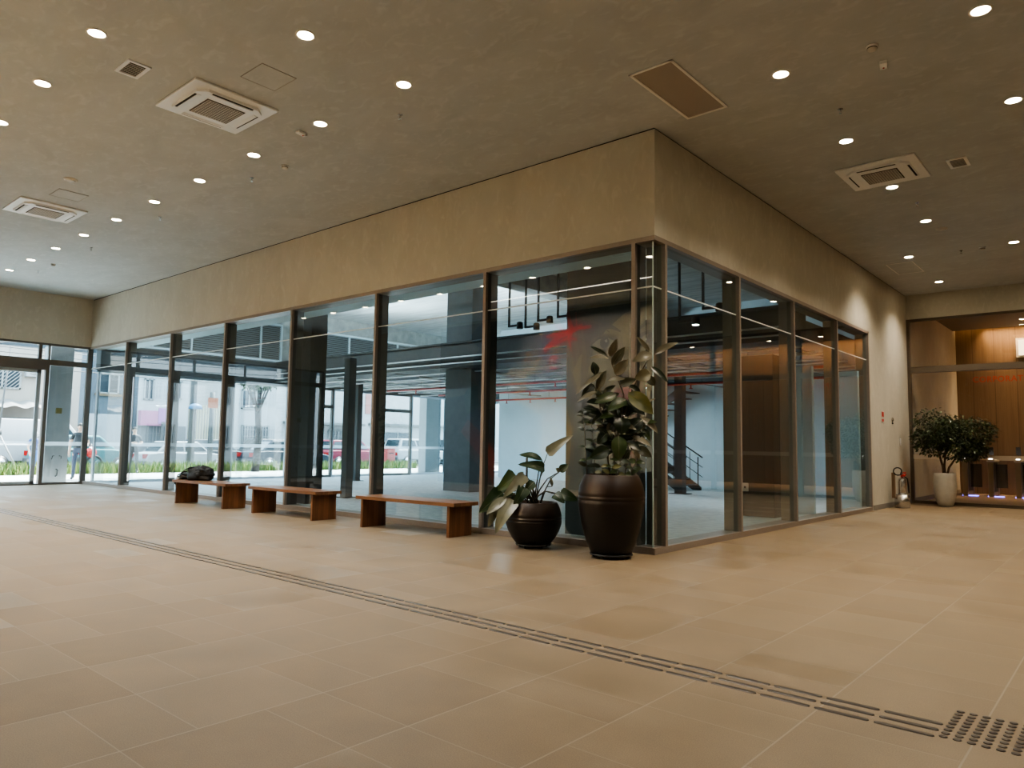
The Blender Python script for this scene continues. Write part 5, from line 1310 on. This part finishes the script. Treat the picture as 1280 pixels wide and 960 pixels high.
# white tripod easel by the grass
t = thing('tripod', 'white three legged stand with a tall mast before the slatted gate', 'tripod', (-26.2, -.12, -.01))
b = MB(); b.cyl((0, 0, 1.45), (.5, -.5, 0), .035, 8).cyl((0, 0, 1.45), (.35, .62, 0), .035, 8).cyl((0, 0, 1.45), (-.5, 0, 0), .035, 8); b.build('legs', M_whiteout, t)
MB().cyl((0, 0, 1.3), (0, .18, 4.6), .03, 8).build('mast', M_polec, t); MB().cyl((0, 0, 1.38), (0, 0, 1.56), .10, 12).build('collar', M_steel, t)

# ================================================================== PEOPLE outside
M_skin = mat('skin', (.42, .25, .17), .55); M_skinl = mat('skin light', (.55, .36, .27), .55)
def person(label, x, y, rz, shirt, trousers, hair, pose, skin=None, cap=None, scale=1.0):
    """skinned figure facing local -y; pose gives elbow, wrist, knee, ankle points"""
    t = thing('person', label, 'person', (x, y, pose.get('z', 0.0)), rz); t.scale = (scale,) * 3
    bm = bmesh.new(); lay = bm.verts.layers.skin.verify()
    def V(p, r, root=False):
        v = bm.verts.new(p); v[lay].radius = (r, r) if not hasattr(r, '__len__') else r
        if root: v[lay].use_root = True
        return v
    def E(a, b): bm.edges.new((a, b))
    pel = V((0, 0, .96), (.15, .11), True); wai = V((0, .0, 1.10), (.135, .10)); che = V((0, .005, 1.28), (.155, .115)); sho = V((0, .01, 1.42), (.11, .08)); nk = V((0, .0, 1.50), .052); jaw = V((0, -.018, 1.57), (.062, .07)); hd = V((0, -.012, 1.655), (.076, .092)); tp = V((0, .0, 1.725), (.055, .065))
    for a, b in ((pel, wai), (wai, che), (che, sho), (sho, nk), (nk, jaw), (jaw, hd), (hd, tp)): E(a, b)
    for s, k in ((-1, 'L'), (1, 'R')):
        el, wr = pose['arm' + k]; kn, an = pose['leg' + k]
        s1 = V((s * .17, .01, 1.40), .062); e1 = V(el, .044); w1 = V(wr, .03); E(sho, s1); E(s1, e1); E(e1, w1)
        d = (Vector(wr) - Vector(el)).normalized(); palm = V(Vector(wr) + d * .075, (.036, .02)); E(w1, palm)
        side = d.cross(Vector((0, 0, 1)));  side = side.normalized() if side.length > .1 else Vector((1, 0, 0))
        for f in range(4):
            o = side * (.024 * (f - 1.5) / 1.0); L_ = (.07, .085, .08, .062)[f]
            a_ = V(Vector(wr) + d * .10 + o, .010); b_ = V(Vector(wr) + d * (.10 + L_) + o * 1.1 + Vector((0, -.012, -.01)), .008); E(palm, a_); E(a_, b_)
        th = V(Vector(wr) + d * .05 + side * .045, .011); th2 = V(Vector(wr) + d * .09 + side * .062, .009); E(w1, th); E(th, th2)
        h1 = V((s * .095, 0, .90), .092); k1 = V(kn, .062); a1 = V(an, .042); E(pel, h1); E(h1, k1); E(k1, a1)
        he = V(Vector(an) + Vector((0, .03, -.05)), .04); to = V(Vector(an) + Vector((s * .02, -.15, -.06)), (.04, .03)); E(a1, he); E(a1, to)
    me = bpy.data.meshes.new('person_body'); bm.to_mesh(me); bm.free()
    o = bpy.data.objects.new('body', me); COL.objects.link(o)
    o.modifiers.new('skin', 'SKIN').use_smooth_shade = True
    ss = o.modifiers.new('sub', 'SUBSURF'); ss.levels = 2; ss.render_levels = 2
    bpy.context.view_layer.update()
    ev = bpy.data.meshes.new_from_object(o.evaluated_get(bpy.context.evaluated_depsgraph_get()))
    o.modifiers.clear(); o.data = ev; bpy.data.meshes.remove(me)
    # facial features in the same mesh
    ff = MB()
    ff.ell((0, -.105, 1.628), (.013, .022, .02), 0, 10, 8)
    for s in (-1, 1): ff.ell((s * .031, -.094, 1.655), (.012, .008, .007), 1, 8, 6); ff.ell((s * .078, -.005, 1.635), (.01, .022, .032), 0, 8, 6); ff.ell((s * .031, -.092, 1.675), (.02, .008, .005), 1, 8, 6)
    ff.ell((0, -.088, 1.588), (.026, .01, .006), 2, 10, 6)
    fm = ff.mesh('face', [skin or M_skin, M_black, mat('lips', (.35, .12, .10), .5)])
    b2 = bmesh.new(); b2.from_mesh(ev); nb = len(b2.faces); b2.from_mesh(fm); b2.faces.ensure_lookup_table()
    for i, f in enumerate(b2.faces):
        c = f.calc_center_median(); f.smooth = True
        if i >= nb: f.material_index = f.material_index; continue
        wrs = min((c - Vector(pose['arm' + k][1])).length for k in 'LR')
        if c.z > 1.475: mi = 0
        elif c.z < .12: mi = 5
        elif c.z > .98 or (abs(c.x) > .2 and c.z > .7): mi = 3
        else: mi = 4
        if mi == 3 and any((c - Vector(pose['arm' + k][0])).length < (.30 if pose.get('bare') else 0) and abs(c.x) > .16 and c.z < 1.24 for k in 'LR'): mi = 0
        if any((c - (Vector(pose['arm' + k][1]) + (Vector(pose['arm' + k][1]) - Vector(pose['arm' + k][0])).normalized() * .09)).length < .11 for k in 'LR'): mi = 0
        f.material_index = mi
    ev.materials.clear()
    for m in (skin or M_skin, M_black, mat('lips', (.35, .12, .10), .5), shirt, trousers, mat('dark shoes', (.02, .02, .02), .5)): ev.materials.append(m)
    b2.to_mesh(ev); b2.free()
    o.parent = t
    h = MB(); blob(h, (0, .018, 1.685), (.088, .10, .078), 0, .06, 6, 2, 20, 14)
    h.build('hair', mat('hair ' + hair, {'black': (.015, .012, .01), 'brown': (.08, .05, .03)}[hair], .6), t)
    if cap: MB().lathe([(.098, 1.675), (.096, 1.72), (.07, 1.77), (0, 1.785)], 20, c=(0, 0, 0)).box((-.07, -.19, 1.674), (.07, -.06, 1.688)).build('cap', cap, t)
    MB().lathe([(.155, .985), (.155, 1.02)], 24, cap=False, M=Matrix.Diagonal((1, .76, 1, 1))).build('belt', M_black, t)
    return t
leg = {'legL': ((-.11, -.02, .50), (-.125, .02, .10)), 'legR': ((.11, -.02, .50), (.14, .0, .10))}
crossed = dict(leg, armL=((-.27, -.02, 1.14), (-.06, -.20, 1.17)), armR=((.27, -.02, 1.14), (.07, -.21, 1.13)), bare=True)
relaxed = dict(leg, armL=((-.25, .02, 1.13), (-.24, -.08, .88)), armR=((.25, .0, 1.13), (.20, -.20, 1.0)), bare=True)
M_blk = mat('black uniform', (.018, .02, .024), .7); M_navy = mat('navy shirt', (.03, .06, .16), .7); M_jean = mat('blue jeans', (.08, .19, .42), .8)
person('guard in black uniform with folded arms standing on the pavement', -24.0, 3.62, radians(70), M_blk, M_blk, 'black', crossed, M_skinl, scale=.99)
person('person in black standing at the glass corner outside, arms at the front', -20.6, .62, radians(60), M_blk, mat('dark trousers', (.05, .06, .09), .8), 'black', relaxed, M_skinl)
person('person in navy top, cap and blue jeans standing by the tripod', -26.0, .95, radians(110), M_navy, M_jean, 'brown', relaxed, M_skinl, mat('pale cap', (.6, .6, .62), .7), scale=.86)

# two more rubber plants stand against the wall left of the viewer; only their mirror image shows
dup(t_rub, (-17.2, -7.3, 0), rz=radians(200), label='rubber plant in a brown pot beside the street doors, mirrored in the glass')
dup(t_rub, (-14.4, -7.9, 0), rz=radians(120), label='rubber plant in a brown pot along the mural wall, mirrored in the glass')

# ================================================================== LIGHT, SKY, CAMERA
w = bpy.data.worlds.new('sky'); sc.world = w; w.use_nodes = True
nt = w.node_tree; nt.nodes.clear(); out = nt.nodes.new('ShaderNodeOutputWorld'); bg = nt.nodes.new('ShaderNodeBackground')
sky = nt.nodes.new('ShaderNodeTexSky'); sky.sky_type = 'HOSEK_WILKIE'; sky.turbidity = 6; sky.ground_albedo = .4
sky.sun_direction = Vector((-.08, .45, .89)).normalized()
mx = mix_rgb(nt, .55, sky.outputs[0], (.70, .88, 1.0)); nt.links.new(mx, bg.inputs[0]); bg.inputs[1].default_value = 12
nt.links.new(bg.outputs[0], out.inputs[0])
s = lamp('sun', 'SUN', (0, 0, 20), 30.0, (1, .97, .92), None, angle=radians(4))
s.rotation_euler = Vector((-.08, .45, .89)).to_track_quat('Z', 'Y').to_euler()
for nm, y, z, sy, sz in (('hall_opening_portal', -4.0, 1.95, 7.8, 3.9), ('shop_opening_portal', 10.4, 1.65, 20.2, 3.3)):
    a = bpy.data.lights.new(nm, 'AREA'); a.shape = 'RECTANGLE'; a.size = sz; a.size_y = sy; a.cycles.is_portal = True
    o = bpy.data.objects.new(nm, a); COL.objects.link(o); o.location = (XS - .4, y, z); o.rotation_euler = (0, -pi / 2, 0)

cam = bpy.data.cameras.new('camera'); cam.lens = 25.5999; cam.sensor_width = 36; cam.sensor_fit = 'HORIZONTAL'; cam.clip_start = .05; cam.clip_end = 300
co = bpy.data.objects.new('camera', cam); COL.objects.link(co)
R_ = Vector((.75738, .652777, .016034)); U_ = Vector((.042805, -.074136, .996329)); F_ = Vector((-.651569, .753914, .084091))
Mx = Matrix((R_, U_, -F_)).transposed().to_4x4(); Mx.translation = Vector((4.460931, -7.819647, 1.28)); co.matrix_world = Mx
sc.camera = co
cy = sc.cycles
cy.max_bounces = 10; cy.diffuse_bounces = 5; cy.glossy_bounces = 6; cy.transmission_bounces = 8; cy.transparent_max_bounces = 24
cy.use_denoising = True; cy.sample_clamp_indirect = 6.0; cy.caustics_reflective = False; cy.caustics_refractive = False; cy.blur_glossy = .5
sc.view_settings.view_transform = 'AgX'; sc.view_settings.look = 'AgX - Medium High Contrast'; sc.view_settings.exposure = 0.85
